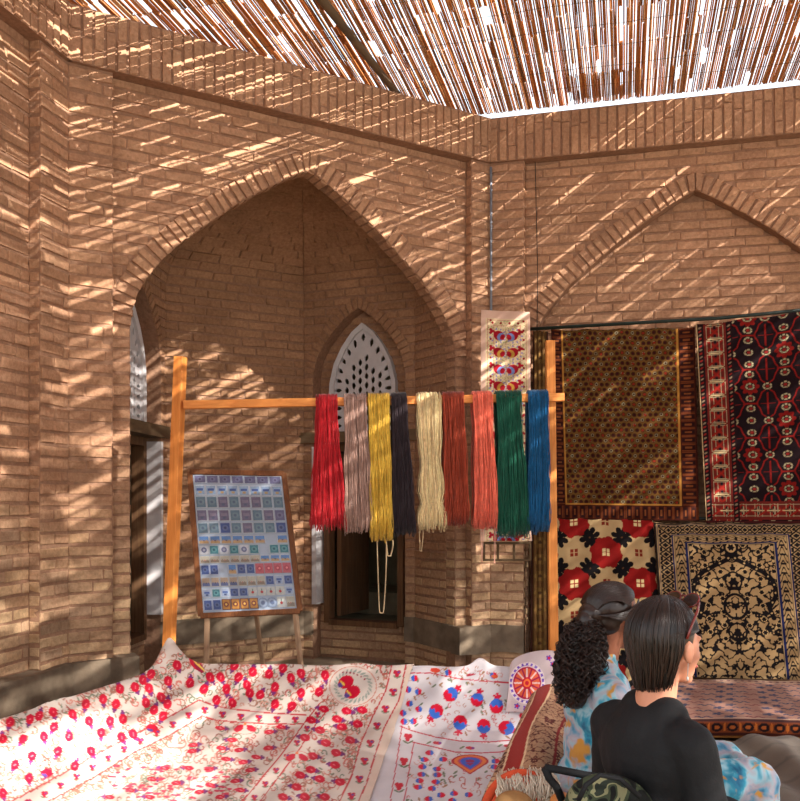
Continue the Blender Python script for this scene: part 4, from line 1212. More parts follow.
# grey-brown blanket on the ground before the platform
gb = Cv(1.5, 1.9, .02, (112, 100, 88))
Yg, Xg = np.mgrid[0:gb.ny, 0:gb.nx].astype(float); Xg *= gb.res; Yg *= 1.9/(gb.ny-1)
gb.C[np.sin(Yg*30+np.sin(Xg*5)) > .9] = lin((98, 88, 78))
def fgb(X, Y):
    r = .03*np.sin(X*11+1.5*np.sin(Y*1.2))+.018*np.sin(X*23+Y*2)+.012*np.sin(Y*8+X*3)
    e = np.clip(np.minimum(np.minimum(X, 1.5-X), np.minimum(Y, 1.9-Y))/.12, 0, 1)
    return 1.62+X-.0*Y, 3.45+Y+.03*np.sin(X*4), .02+e*(.06+r)
o = sheet('blanket', gb, fgb, MAT['rug'], .01); tag(o, 'crumpled grey-brown blanket on the ground in front of the low platform', 'blanket')

# ================================================================== low bed under the big embroidered cloths
RAILY = 4.72
def rail_x(Y): return -1.2-.365*(RAILY-Y)
def cloth_fn(u, v):
    """u metres across (0 = foot of the left slope), v metres along (0 = foot of the back slope)"""
    u = np.asarray(u, float); v = np.asarray(v, float)
    hb = np.clip(v/.36, 0, 1); ob = np.clip(v-.36, 0, None)
    hl = np.clip(-u/.44, 0, 1); ol = np.clip(-u-.44, 0, None)
    Y = np.where(v < 0, 4.46+v*.995, 4.46+.26*hb**.9+.05*np.clip(ob/.05, 0, 1))
    cr = -1.2-.365*(RAILY-Y)+.32
    X = np.where(u > 0, cr+u, cr-.32*hl**.9-.05*np.clip(ol/.05, 0, 1))
    seat = .33-.105*np.clip(4.46-Y, 0, 1.6)
    hs = lambda t: t*t*(3-2*t)*.35+t*.65
    k = 1-(1-hs(hb))*(1-hs(hl))
    z = seat+(.6-seat)*k
    z = z-np.clip(ob-.02, 0, None)*.96-np.clip(ol-.02, 0, None)*.96
    z = np.clip(z, .012, None)
    # soft folds
    z = z+.007*np.sin(u*7+1.3*np.sin(v*5))*np.sin(v*6+.7)+.004*np.sin(u*17+v*9)
    z = z+.010*np.sin(u*11+.6)*hb*(ob < .001)+.012*np.sin(v*9+1)*hl*(ol < .001)
    # cloth held up by the corner post of the bed
    dxp = X-(-1.24); dyp = Y-4.70; r = np.sqrt((dxp*1.0)**2+(dyp*.9)**2)
    z = z+.15*np.exp(-(r/.10)**1.35)
    z = z+.045*np.exp(-((X-.43)/.05)**2)*np.exp(-((Y-4.74)/.07)**2)
    return X, Y, z
class PC(Cv):
    """painter for draped cloth: motifs are placed where the photo shows them"""
    def prep(s, fn):
        Y, X = np.mgrid[0:s.ny, 0:s.nx].astype(np.float64); X *= s.res; Y *= s.H/(s.ny-1)
        x, y, z = fn(X, Y); s.PX = 400+F*x/y; s.PY = HZ+F*(EYE-z)/y; s.ok = y > .5
        s.rmin = s.PY.min(1); s.rmax = s.PY.max(1)
    def pput(s, x0, x1, y0, y1, f, col):
        rows = np.where((s.rmax >= y0) & (s.rmin <= y1))[0]
        if len(rows) == 0: return
        a, b = rows[0], rows[-1]+1; PX, PY = s.PX[a:b], s.PY[a:b]
        m = (PX >= x0) & (PX <= x1) & (PY >= y0) & (PY <= y1)
        if not m.any(): return
        c = s.C[a:b]; m2 = np.zeros_like(m); m2[m] = f(PX[m], PY[m]); c[m2] = lin(col)
    def pell(s, cx, cy, a, b, ang, col, inner=None, cut=None):
        r = max(a, b); ca, sa = math.cos(ang), math.sin(ang)
        def f(X, Y):
            dx, dy = X-cx, Y-cy; p = dx*ca+dy*sa; q = -dx*sa+dy*ca; d = (p/a)**2+(q/b)**2
            m = (d <= 1)
            if inner is not None: m &= d >= inner*inner
            if cut is not None: m &= p > cut*a+.15*a*np.cos(q/b*8)
            return m
        s.pput(cx-r, cx+r, cy-r, cy+r, f, col)
    def pline(s, pts, w, col):
        for (ax, ay), (bx, by) in zip(pts, pts[1:]):
            L2 = (bx-ax)**2+(by-ay)**2+1e-9
            def f(X, Y):
                t = np.clip(((X-ax)*(bx-ax)+(Y-ay)*(by-ay))/L2, 0, 1); return (X-ax-t*(bx-ax))**2+(Y-ay-t*(by-ay))**2 <= (w/2)**2
            s.pput(min(ax, bx)-w, max(ax, bx)+w, min(ay, by)-w, max(ay, by)+w, f, col)
    def pflower(s, cx, cy, r, n, col, depth=.5, ph=0):
        def f(X, Y):
            dx, dy = X-cx, Y-cy; d = np.hypot(dx, dy); a = np.arctan2(dy, dx)+ph; return d <= r*(1-depth+depth*np.abs(np.cos(a*n/2)))
        s.pput(cx-r, cx+r, cy-r, cy+r, f, col)
    def pscroll(s, x, y, r, ang, col, w=.8, turn=1, n=11):
        s.pline([(x+r*(1-.8*k/n)*math.cos(ang+turn*k/n*5), y+r*(1-.8*k/n)*math.sin(ang+turn*k/n*5)) for k in range(n+1)], w, col)
REDP = (198, 22, 52); CREAM = (212, 198, 186); TERR = (184, 92, 82); BROWN = (164, 116, 98); GREEN = (122, 130, 108); BLUE = (60, 96, 196); VIO = (96, 70, 140)
def pom(c, x, y, rx, ry, ang=None, rs=RP2):
    if ang is None: ang = rs.uniform(-.6, .6)+(math.pi/2 if rs.random() < .75 else -math.pi/2)
    # crown
    ex, ey = math.cos(ang), math.sin(ang)
    c.pflower(x+ex*ry*1.25, y+ey*ry*1.25, ry*.55, 3, (120, 50, 110), .6, -ang)
    c.pell(x, y, ry, rx, ang, REDP)
    c.pell(x+ex*ry*.15, y+ey*ry*.1, ry*.35, .45, ang+.5, (230, 120, 130))
U0, U1, V0, V1 = -.80, 1.02, -1.75, .62      # cloth extent (u, v)
# boundary between the two cloths in u as a function of v
def ub(v): return .86+.05*np.sin(v*3)*0-.0*v + np.where(v < 0, (-v)*.245, 0)+.0
def solve_ub():
    vs_, us_ = [], []
    for px, py in ((413, 667), (404, 700), (396, 726), (384, 760), (370, 801)):
        uu, vv = np.meshgrid(np.linspace(-.5, 2, 400), np.linspace(-1.4, .36, 300)); x, y, z = cloth_fn(uu, vv)
        d = (400+F*x/y-px)**2+(HZ+F*(EYE-z)/y-py)**2; k = d.argmin(); vs_.append(vv.flat[k]); us_.append(uu.flat[k])
    return vs_, us_
bvs, bus = solve_ub(); o_ = np.argsort(bvs); bvs = np.array(bvs)[o_]; bus = np.array(bus)[o_]
sl_ = (bus[1]-bus[0])/(bvs[1]-bvs[0])
def ub(v): return np.where(v < bvs[0], bus[0]+(v-bvs[0])*sl_, np.interp(v, bvs, bus))
W1 = float(ub(np.array(-.7)))+.80
c1 = PC(W1, V1-V0, .0047, CREAM)
def f1(X, Y):
    v = V0+Y; e = ub(v); u = U0+(X/W1)*(e-U0); x, y, z = cloth_fn(u, v); return x, y, z+.014
c1.prep(f1)
# fine scrolls everywhere first
rs = random.Random(8)
for k in range(1500):
    x = rs.uniform(-5, 405); y = rs.uniform(650, 805); c1.pscroll(x, y, rs.uniform(2.5, 6), rs.uniform(0, 6), rs.choice([TERR, BROWN, BROWN, (206, 150, 132), (200, 120, 108), GREEN]), rs.uniform(1.0, 1.4), rs.choice([-1, 1]), 10)
for k in range(500):
    x = rs.uniform(-5, 405); y = rs.uniform(650, 805); a = rs.uniform(0, 6); c1.pell(x, y, rs.uniform(1.6, 3), .8, a, rs.choice([BROWN, GREEN, (190, 140, 120)]))
# border bands: clear to cloth colour then two red lines
def clearband(p1, p2, w):
    c1.pline([((a[0]+b[0])/2, (a[1]+b[1])/2) for a, b in zip(p1, p2)], w, CREAM)
o1 = [(0, 806), (20, 797), (60, 775), (110, 747), (160, 722), (199, 700), (215, 706), (240, 710), (270, 713), (306, 715)]
i1 = [(40, 806), (57, 797), (95, 777), (135, 752), (170, 735), (202, 716), (215, 720), (240, 722.5), (270, 724), (303, 724)]
clearband(o1, i1, 15)
m1 = [(320, 703), (305, 722), (285, 750), (262, 778), (240, 804)]; m2 = [(326, 712), (316, 724), (300, 748), (280, 775), (258, 804)]
r1 = [(392, 664), (386, 690), (372, 718), (360, 745), (352, 775), (338, 804)]; r2 = [(406, 664), (399, 700), (384, 728), (375, 755), (366, 785), (357, 804)]
clearband(m1, m2, 10); clearband(r1, r2, 15)
c1.pline([(a[0]+9, a[1]) for a in r2], 15, (218, 196, 178))
for L in (o1, i1, m1, m2, r1, r2): c1.pline(L, 1.35, (190, 74, 74))
def along(P, Q, n, fn_):
    M = [((a[0]+b[0])/2, (a[1]+b[1])/2) for a, b in zip(P, Q)]; L = [0]
    for a, b in zip(M, M[1:]): L.append(L[-1]+math.hypot(b[0]-a[0], b[1]-a[1]))
    for k in range(n):
        s = L[-1]*(k+.5)/n; j = max(i for i in range(len(L)) if L[i] <= s); t = (s-L[j])/(L[j+1]-L[j]); fn_(M[j][0]+(M[j+1][0]-M[j][0])*t, M[j][1]+(M[j+1][1]-M[j][1])*t, k)
def tulip(c, x, y, s=1.0):
    c.pell(x-1.6*s, y+3.4*s, 2.4*s, .8*s, .5, GREEN); c.pell(x+1.6*s, y+3.4*s, 2.4*s, .8*s, -.5, GREEN); c.pflower(x, y, 3.8*s, 3, (186, 34, 62), .5, .5); c.pell(x+1.2*s, y-.8*s, 1.3*s, .9*s, 0, VIO)
along(o1, i1, 17, lambda x, y, k: tulip(c1, x, y)); along(m1, m2, 7, lambda x, y, k: tulip(c1, x, y, .9)); along(r1, r2, 8, lambda x, y, k: tulip(c1, x, y, 1.1))
OUT = [(168, 681), (190, 683), (210, 677), (220.5, 677), (238.6, 677), (226.5, 689), (216.5, 700), (204, 689), (249.7, 693), (247, 685), (260, 695), (275, 687), (269, 674), (252.7, 672), (283, 668), (291, 678), (275, 704), (292, 706), (234.6, 665.5), (232.5, 703), (161, 697), (167.5, 704), (163, 716), (154, 710), (146, 703), (149, 688), (143, 680), (151, 674), (177, 665), (30, 719), (39, 716), (54, 727), (72.6, 714), (69, 736.5), (44, 736.5), (23, 739), (58, 751), (91, 751), (15, 764.6), (32, 756), (3, 739), (29, 778), (3, 793), (89, 721), (101, 732.5), (110, 721), (116, 704), (120, 689), (135, 687), (133, 734), (121.5, 737), (123, 719), (103, 699), (301, 673.5), (301, 693), (325, 675), (319, 692), (86, 704), (53, 712), (10, 722), (48, 772), (75, 766)]
for x, y in OUT: pom(c1, x, y, 4.3, 5.1)
INN = [(324, 709), (346.5, 711), (362.5, 710), (337, 719), (342, 727), (358, 724), (320, 730), (305, 737.6), (326, 743), (350, 740), (336, 752.6), (312.6, 756), (335, 765), (310.7, 769.6), (320, 779), (340, 782), (296.6, 787), (311, 720), (300, 775), (283, 797), (305, 797), (325, 797)]
for x, y in INN: pom(c1, x, y, 3.8, 5.2, rs.choice([.2, 3.3]))
for x, y in [(220, 728), (269, 732), (281, 727), (221, 748), (239, 750), (226, 759), (209, 769), (189, 768), (235, 781), (199, 792), (210, 785), (152, 779), (176, 783), (220, 797), (193, 745), (192, 751), (240, 790), (130, 790), (110, 797), (165, 768), (250, 770), (256, 757), (243, 762), (232, 740), (268, 748), (150, 797)]: pom(c1, x, y, 2.3, 5.0, rs.choice([.1, 3.2, -.1]))
# rosette scatter of the flat field
for k in range(60):
    x = rs.uniform(110, 240); y = rs.uniform(765, 801); c1.pell(x, y, rs.uniform(2, 4.5), 1.1, rs.uniform(-.15, .15), (206, 58, 84))
# round medallion with twin fruit, winged motifs, big corner motif
c1.pell(353, 686, 25, 21, 0, CREAM); c1.pell(353, 686, 24, 20, 0, (200, 140, 124), .955)
for a in range(26):
    an = a*2*math.pi/26; c1.pell(353+17.5*math.cos(an), 686+15*math.sin(an), 2.7, .95, an+.7, (150, 160, 148))
for a in range(7): c1.pell(343+3.6*a, 672.5+.25*a*a-.4*a, .9, .9, 0, (150, 30, 60))
for x, y in ((346, 682), (352.5, 692)):
    c1.pell(x, y, 8, 6.3, -.5, REDP); c1.pell(x-5.5, y+3.2, 3, 2.4, -.5, VIO); c1.pell(x-3, y+1.6, 3, .9, .9, (226, 190, 80)); c1.pell(x-4.3, y+.4, 2.6, .7, .9, (226, 190, 80))
for x, y in ((245, 728), (297, 757)):
    c1.pell(x, y, 12, 6.5, 0, (208, 140, 128), .9); c1.poly if 0 else None
    for sx in (-1, 1): c1.pell(x+sx*6, y+.3, 5.5, 3, sx*.45, REDP)
    c1.pell(x, y, 1.8, 5, 0, CREAM); c1.pell(x, y-4, 1.6, 1.4, 0, (230, 120, 70))
c1.pell(196, 663, 5, 9.5, -.65, REDP); c1.pell(199, 667, 3.2, 7, -.65, (150, 30, 60)); 
for k in range(5): c1.pell(196+1.7*k, 663+1.5*k, .8, 3.2, -.7, (226, 190, 90))
c1.pline([(149, 783), (152, 762)], .1, CREAM)
for sx in ((151, 728), (46, 773)):
    x, y = sx; c1.pline([(x-6, y-8), (x+12, y-1), (x-5, y+7), (x-6, y-8)], 1, TERR); c1.pell(x+1, y, 6, 4, .2, REDP); c1.pell(x-1, y+2, 3, 1.4, .3, VIO)
# off-frame part and the plain hem
Yg, Xg = np.mgrid[0:c1.ny, 0:c1.nx]*c1.res
s1 = sheet('embroidered_cloth', c1, f1, MAT['cloth'], .005)
tag(s1, 'large cream cloth embroidered with red pomegranates, draped over the low bed at the left', 'embroidered cloth')

# second cloth, white with red and blue pomegranates
c2 = PC(1.12, V1-V0, .0047, (212, 206, 208)); W2 = 1.12
def f2(X, Y):
    v = V0+Y; u = ub(v)-.07+X*(1+np.clip(-v, 0, 1.2)*.05); x, y, z = cloth_fn(u, v)
    z = z+.004*np.clip(X/.1, 0, 1)
    over = np.clip(x-.60-.4*np.clip((y-3.4)/.6, 0, 1), 0, None); return x-over*.95, y, np.maximum(z-over*.9, .015)
c2.prep(f2)
for k in range(130):
    x = rs.uniform(405, 530); y = rs.uniform(668, 802); c2.pscroll(x, y, rs.uniform(2, 4.5), rs.uniform(0, 6), rs.choice([(196, 110, 110), (180, 130, 110), (206, 150, 140)]), .75, rs.choice([-1, 1]), 8)
for k in range(120):
    x = rs.uniform(405, 530); y = rs.uniform(668, 802); c2.pell(x, y, rs.uniform(1.8, 3), .95, rs.choice([.6, -.6, 1.2]), rs.choice([(112, 122, 96), (160, 120, 90)]))
Z0 = (212, 206, 208)
tb1 = [(400, 726), (413, 731), (435, 737), (460, 741), (490, 742), (512, 740), (524, 733)]; tb2 = [(412, 742), (430, 746), (455, 752), (480, 753), (500, 752), (522, 747)]
c2.pline([(404, 733), (420, 738), (445, 744), (475, 748), (500, 747), (524, 740)], 9, Z0)
lb1 = [(402, 726), (397, 760), (390, 803)]; lb2 = [(414, 742), (409, 770), (404, 803)]
c2.pline([(407, 736), (402, 765), (396, 803)], 11, Z0)
for L in (tb1, tb2, lb1, lb2, [(408, 673), (430, 673), (460, 679), (484, 681), (515, 683)]): c2.pline(L, 1.1, (190, 50, 66))
for x, y in ((437, 743), (470, 748), (508, 746)): c2.pell(x, y, 4.5, 1.6, .1, (200, 60, 70)); c2.pell(x-8, y-.5, 3, .9, -.5, (120, 130, 100)); c2.pell(x+3, y, 1.5, 1.2, 0, (130, 60, 140))
for x, y in ((408, 737), (404, 761), (399, 786)): c2.pflower(x, y, 4.6, 3, (196, 34, 54), .45, .4); c2.pell(x-2.5, y+5, 3.2, .9, .5, (110, 120, 90)); c2.pell(x+2.5, y+5, 3.2, .9, -.5, (110, 120, 90))
def pom2(x, y, r, ang, crown=1, sq=1.0):
    ex, ey = math.cos(ang), math.sin(ang)
    if crown: c2.pflower(x+ex*r*1.35, y+ey*r*1.35*sq, r*.62, 5, (206, 28, 60), .6, -ang)
    c2.pell(x, y, r*1.08, r, ang, (208, 26, 54)) if sq == 1 else c2.pell(x, y, r, r*sq, 0, (208, 26, 54))
    if sq == 1: c2.pell(x, y, r*1.08, r, ang, (58, 104, 196), None, 0.0)
    else: c2.pell(x, y, r, r*sq, 0 if ex > 0 else math.pi, (58, 104, 196), None, .15)
k_ = 1/5.307
for x, y, r, a in ((322, 237, 37, -.7), (245, 325, 37, 2.2), (373, 385, 37, 1.75), (462, 264, 34, -1.25), (498, 404, 36, 1.6), (565, 298, 37, -1.5), (617, 413, 38, .35)): pom2(390+x*k_, 650+y*k_, r*k_, a)
for x, y in ((130, 150), (95, 210), (150, 222), (103, 285), (153, 314), (68, 335), (125, 378), (72, 380), (310, 120), (550, 135), (703, 350)): pom2(390+x*k_, 650+y*k_, 17*k_, rs.choice([0, 3.1]), 0)
c2.pell(390+240*k_, 650+107*k_, 5, 2.4, .1, (210, 70, 50)); c2.pell(390+555*k_, 650+140*k_, 3.6, 1.8, .1, (210, 90, 50)); c2.pell(390+430*k_, 650+132*k_, 5, 1.3, -.15, (180, 50, 70))
for x, y in ((210, 545), (183, 582), (172, 620), (167, 660), (157, 693), (148, 728), (282, 580), (250, 632), (253, 662), (242, 700), (222, 735), (270, 770), (340, 762), (418, 768), (205, 790), (330, 798), (560, 590), (555, 620), (630, 550), (655, 600)):
    pom2(390+x*k_, 650+y*k_, 22*k_, rs.choice([0, 3.14]), 0, .62)
# shield shaped medallion
mx, my = 390+425*k_, 650+600*k_
for s_, cc in ((1.0, (176, 30, 50)), (.88, (222, 120, 60)), (.66, (190, 70, 90)), (.55, (62, 92, 190)), (.25, (150, 40, 90))):
    c2.pell(mx, my-2, 18.5*s_, 6.6*s_, 0, cc)
    def f(X, Y, s_=s_): return (np.abs(X-mx) < 17.5*s_*(1-(Y-my)/(11.5*s_))) & (Y > my) & (Y < my+11.5*s_)
    c2.pput(mx-19, mx+19, my, my+12, f, cc)
for sx in (-1, 1):
    for (dx, dy, r, t) in ((9, 17, 5, 1), (18, 15, 4.5, -1), (6, 22, 4, -1)): c2.pscroll(mx+sx*dx, my+dy, r, 1.0, (180, 90, 80), 1.0, sx*t)
s2 = sheet('embroidered_cloth', c2, f2, MAT['cloth'], .005)
tag(s2, 'white cloth embroidered with half red, half blue pomegranates on the middle of the low bed', 'embroidered cloth')

# the bed itself
bed = empty('low_bed', (0, 3.9, 0)); T = Matrix.Translation((0, -3.9, 0)); tag(bed, 'low wooden bed frame hidden under the embroidered cloths', 'bed')
Yf = 2.35; XR = 1.02
def bxm(name, pts, mat=MAT['oldwood']):
    m = MB(); m.hexa(pts); return m.build(name, mat, bed, T)
lx = lambda Y: rail_x(Y)+.02
bxm('deck', [V((lx(Yf)+.12, Yf, .06)), V((.5, Yf, .06)), V((XR, 4.50, .06)), V((lx(4.5)+.12, 4.50, .06)), V((lx(Yf)+.12, Yf, .09)), V((.5, Yf, .09)), V((XR, 4.50, .20)), V((lx(4.5)+.12, 4.50, .20))])
bxm('back_rail', [V((-1.15, 4.70, z)) if q == 0 else V((XR-.1, 4.70, z)) if q == 1 else V((XR-.1, 4.735, z)) if q == 2 else V((-1.15, 4.735, z)) for z in (.38, .46) for q in range(4)])
bxm('side_rail', [V((lx(Yf)+.01, Yf, z)) if q == 0 else V((lx(Yf)+.04, Yf, z)) if q == 1 else V((lx(4.7)+.04, 4.7, z)) if q == 2 else V((lx(4.7)+.01, 4.7, z)) for z in (.34, .43) for q in range(4)])
for x, y, h in ((-1.24, 4.72, .70), (XR-.1, 4.72, .60), (lx(Yf)+.03, Yf, .50), (.47, Yf, .09)):
    m = MB(); m.tube([V((x, y, 0)), V((x, y, h-.02)), V((x, y, h))], [.03, .028, .012], 10); m.build('corner_post', MAT['oldwood'], bed, T)

# ------------------------------------------------------------------ round-flower cloth over the right corner of the bed
cr_ = PC(.46, .62, .004, (196, 178, 178)); 
q4 = [at(506, 712, 4.52), at(558, 712, 4.50), at(554, 658, 4.66), at(510, 664, 4.66)]
def f3(X, Y):
    s = X/.46; t = Y/.62; front = np.clip(t/.72, 0, 1); bk = np.clip((t-.72)/.28, 0, 1)
    r = []
    for k in range(3): r.append((q4[0][k]*(1-s)+q4[1][k]*s)*(1-front)+(q4[3][k]*(1-s)+q4[2][k]*s)*front)
    arch = .052*np.sqrt(np.clip(1-((s-.62)/.60)**2, 0, 1))
    r[2] = r[2]+arch*front**2-bk*.2-.03*(s < -1)
    r[1] = r[1]+.05*np.sin(np.clip(bk, 0, 1)*math.pi/2)+.012*np.sin(s*11)*(1-front)-.02*np.sin(front*3)
    return tuple(r)
cr_.prep(f3)
cx, cy = 527, 683
for rr, cc in ((21, (224, 206, 204)), (20, (112, 78, 176)), (17.5, (224, 200, 206)), (16.3, (170, 30, 70)), (14.5, (214, 96, 62)), (6, (190, 26, 50)), (4.2, (232, 116, 60)), (2.2, (196, 30, 50))):
    cr_.pell(cx, cy, rr*.86, rr, .1, cc)
    if rr == 20:
        for a in range(22): cr_.pell(cx+19*.86*math.cos(a*.2856), cy+19*math.sin(a*.2856), 1.4, 1.2, 0, (226, 212, 210))
    if rr == 14.5:
        for a in range(16): cr_.pline([(cx+6*.86*math.cos(a*.3927), cy+6*math.sin(a*.3927)), (cx+14.5*.86*math.cos(a*.3927), cy+14.5*math.sin(a*.3927))], 1.5, (150, 26, 76) if a % 2 else (226, 196, 190))
for x, y in ((517, 706), (526, 708), (548, 700), (553, 664), (556, 672), (549, 658)): cr_.pflower(x, y, 3.2, 5, (112, 70, 170), .5); cr_.pell(x, y, 1.3, 1.3, 0, (200, 30, 60))
o = sheet('embroidered_cloth', cr_, f3, MAT['cloth'], .006)
tag(o, 'small cloth with a purple and orange round flower over the right corner of the bed', 'embroidered cloth')

# ------------------------------------------------------------------ red-brown rug heaped beside the seated people
cg = PC(.62, 1.15, .0045, (174, 134, 102)); GW, GH = .62, 1.15
def f4(X, Y):
    s = X/GW; t = Y/GH
    Yw = 3.06+t*.92
    xl = .285+.33*t; wd = .31-.04*t
    x = xl+wd*np.clip((s-.18)/.64, 0, 1)-.035*np.clip((.18-s)/.18, 0, 1)+.02*np.clip((s-.82)/.18, 0, 1)
    top = .44+.215*np.clip(t, 0, 1)**.8
    bulge = .05*np.sin(np.clip((s-.18)/.64, 0, 1)*math.pi)
    z = top+bulge-.26*np.clip((.18-s)/.18, 0, 1)-.24*np.clip((s-.82)/.18, 0, 1)
    z = z+.018*np.sin(s*14+t*4)*(1-.5*t)
    e = np.clip((t-.9)/.1, 0, 1); z = z-.30*e*e; x = x+.0*e
    return x, Yw+.02*np.sin(s*7), z
cg.prep(f4)
Yg, Xg = np.mgrid[0:cg.ny, 0:cg.nx].astype(float); Xg *= cg.res; Yg *= GH/(cg.ny-1)
fA = arabesque(Xg-.31, Yg, 70, 1.0); cg.C[np.abs(fA) < .42] = lin((86, 32, 26)); fB = arabesque(Xg, Yg+.4, 110, 3.0); cg.C[np.abs(fB) < .14] = lin((130, 74, 56))
def vband(x0, x1, col, wob=.012):
    m = (Xg > x0+wob*np.sin(Yg*9)) & (Xg < x1+wob*np.sin(Yg*9)); cg.C[m] = lin(col)
m = (Xg > .02) & (Xg < .13); cg.C[m & (np.abs(fA) < .5)] = lin((84, 42, 34))
vband(.0, .03, (214, 186, 150)); vband(.145, .235, (150, 36, 26)); vband(.136, .146, (220, 190, 150)); vband(.235, .245, (220, 190, 150)); vband(.375, .388, (130, 28, 28))
for k in range(6): cg.flower(.48, .1+k*.19, .06, 6, (120, 30, 28), .5); cg.flower(.48, .1+k*.19, .03, 5, (206, 170, 130), .4)
o = sheet('folded_rug', cg, f4, MAT['rug'], .012)
tag(o, 'red and cream patterned rug heaped on the bed behind the curly-haired person', 'rug')

# ================================================================== foreground bits at the bottom edge
MAT['tassel'] = plain('white_tassel_yarn', (222, 206, 184), .9, 60, .15, .2); MAT['orange_weave'] = plain('orange_red_weave', (212, 84, 52), .85, 80, .2, .3); MAT['straw'] = plain('tan_felt', (176, 132, 84), .8, 12, .35, .4)
ctr = at(522, 800, 2.9); root = empty('tasselled_bag', (ctr.x, ctr.y, .3)); T = Matrix.Translation(-V((ctr.x, ctr.y, .3)))
tag(root, 'orange woven bag with white tassel fringe on the bed, at the bottom edge', 'bag')
mb = MB(); mb.ell(V((ctr.x+.0, ctr.y+.05, .37)), (.12, .10, .205), nu=28, nv=18); mb.build('body', MAT['orange_weave'], root, T)
mb = MB(); pts = []
for i in range(17):
    a = math.pi*(.98-.62*i/16); pts.append(V((ctr.x-.01+.125*math.cos(a), ctr.y-.05, .45+.165*math.sin(a))))
mb.tube(pts, .015, 8); mb.build('handle', MAT['orange_weave'], root, T)
rt = random.Random(4)
for row in range(1):
    mb = MB()
    for k in range(170):
        f = rt.uniform(0, 1); x = ctr.x-.09+.20*f; zt = .600+.02*math.sin(f*3.1)+rt.uniform(-.008, .008); ln = rt.uniform(.05, .13)
        y0 = ctr.y-.055+rt.uniform(-.02, .03); pts = [V((x, y0+.02, zt)), V((x+rt.uniform(-.01, .01), y0-.03, zt-.012)), V((x+rt.uniform(-.015, .015), y0-.05, zt-ln*.5)), V((x+rt.uniform(-.02, .02), y0-.055, zt-ln))]
        mb.tube(pts, .0022, 4)
    mb.build('fringe', MAT['tassel'], root, T)
for px, py, Yd, r, lab in ((514, 806, 2.72, (.062, .06, .045), 'round tan felt cap at the bottom edge, in front of the tasselled bag'), (562, 803, 2.66, (.038, .04, .032), 'small shiny tan wooden ball at the bottom edge, beside the patterned bag')):
    p = at(px, py, Yd); mb = MB()
    if px == 514:
        rt_ = empty('felt_cap', (p.x, p.y, p.z)); TT = Matrix.Translation(-p)
        mb.ell(p, r, nu=28, nv=16); mb.build('crown', MAT['straw'], rt_, TT)
        mb = MB(); mb.tube([p+V((r[0]*1.02*math.cos(a*.2618), r[1]*1.02*math.sin(a*.2618), -.018)) for a in range(24)], .006, 6, closed=True); mb.build('band', plain('brown_band', (96, 62, 40), .8), rt_, TT)
        tag(rt_, lab, 'cap')
    else:
        mb.ell(p, r, nu=28, nv=16); o = mb.build('wooden_ball', plain('polished_tan_wood', (196, 122, 62), .35, 9, .3, 0, .6)); tag(o, lab, 'ball')

# camouflage patterned bag with a black strap
t = NT('camo'); co_ = t.coord(); n = t.noise(co_, 17, 2, .4, .8)
t.col(t.ramp(n, [(0, lin((22, 24, 22))), (.44, lin((58, 66, 48))), (.52, lin((126, 124, 92))), (.6, lin((40, 46, 38)))], 'CONSTANT')); t.rough(.8, .2); MAT['camo'] = t.m
MAT['black_cloth'] = plain('black_cloth', (24, 24, 26), .75, 120, .2, .3, .3)
p = at(610, 806, 2.35); root = empty('shoulder_bag', (p.x, p.y, .45)); b0_ = V((p.x, p.y, .45)); T = Matrix.Translation(-b0_)
tag(root, 'dark camouflage patterned bag with a black strap, at the bottom edge by the black shirt', 'bag')
mb = MB(); M = Matrix.Rotation(.25, 4, 'Y').to_3x3()
mb.ell(p+V((-.0, 0, -.015)), (.125, .07, .100), M, 36, 20); mb.ell(p+V((.07, .0, -.07)), (.13, .09, .09), M, 28, 16)
o = mb.build('body', MAT['camo'], root, T); md = o.modifiers.new('r', 'REMESH'); md.mode = 'VOXEL'; md.voxel_size = .007; o.modifiers.new('s', 'SMOOTH').iterations = 4
for pts_ in ([(545, 768), (560, 770), (585, 775), (615, 780), (635, 786), (650, 800)], [(545, 768), (549, 778), (556, 786), (562, 800)]):
    mb = MB(); pp = [at(x, y, 2.42) for x, y in pts_]
    mb.tube(pp, .011, 8); mb.build('strap', MAT['black_cloth'], root, T)
mb = MB(); mb.tube([at(x, y, 2.27) for x, y in ((578, 801), (586, 785), (600, 775), (620, 779), (640, 797))], .007, 8); mb.build('piping', MAT['black_cloth'], root, T)

# ================================================================== people
t = NT('tie_dye'); co_ = t.coord(); n1 = t.noise(co_, 13, 3, .5, .5); n2 = t.noise(t.coord((1, 1, 1.3)), 7, 3, .5, 1.0)
mp = t.n('ShaderNodeMapping'); mp.inputs['Location'].default_value = (3, 7, 1); t.l(co_, mp.inputs[0]); n3 = t.noise(mp.outputs[0], 15, 2, .5, .4)
c = t.ramp(n1, [(.30, lin((36, 96, 130))), (.41, lin((58, 148, 174))), (.48, lin((150, 188, 200))), (.56, lin((176, 166, 176))), (.66, lin((96, 150, 178))), (.75, lin((30, 96, 132)))])
mk = t.ramp(n3, [(.60, (0, 0, 0)), (.66, (1, 1, 1))]); c = t.mix(mk, c, lin((196, 140, 62)))
t.col(c); t.rough(.8, .2); t.bump(n2, .4, .01); t.b.inputs['Sheen Weight'].default_value = .2; MAT['tiedye'] = t.m
def skin(name, c):
    t = NT(name); co_ = t.coord(); n = t.noise(co_, 14, 4); t.col(t.mix(1.0, lin(c), t.ramp(n, [(.3, (.93, .9, .9)), (.7, (1.04, 1.03, 1.02))]), 'MULTIPLY')); t.rough(.5, .35)
    t.b.inputs['Subsurface Weight'].default_value = .12; t.b.inputs['Subsurface Radius'].default_value = (.02, .008, .004); t.b.inputs['Subsurface Scale'].default_value = .3; return t.m
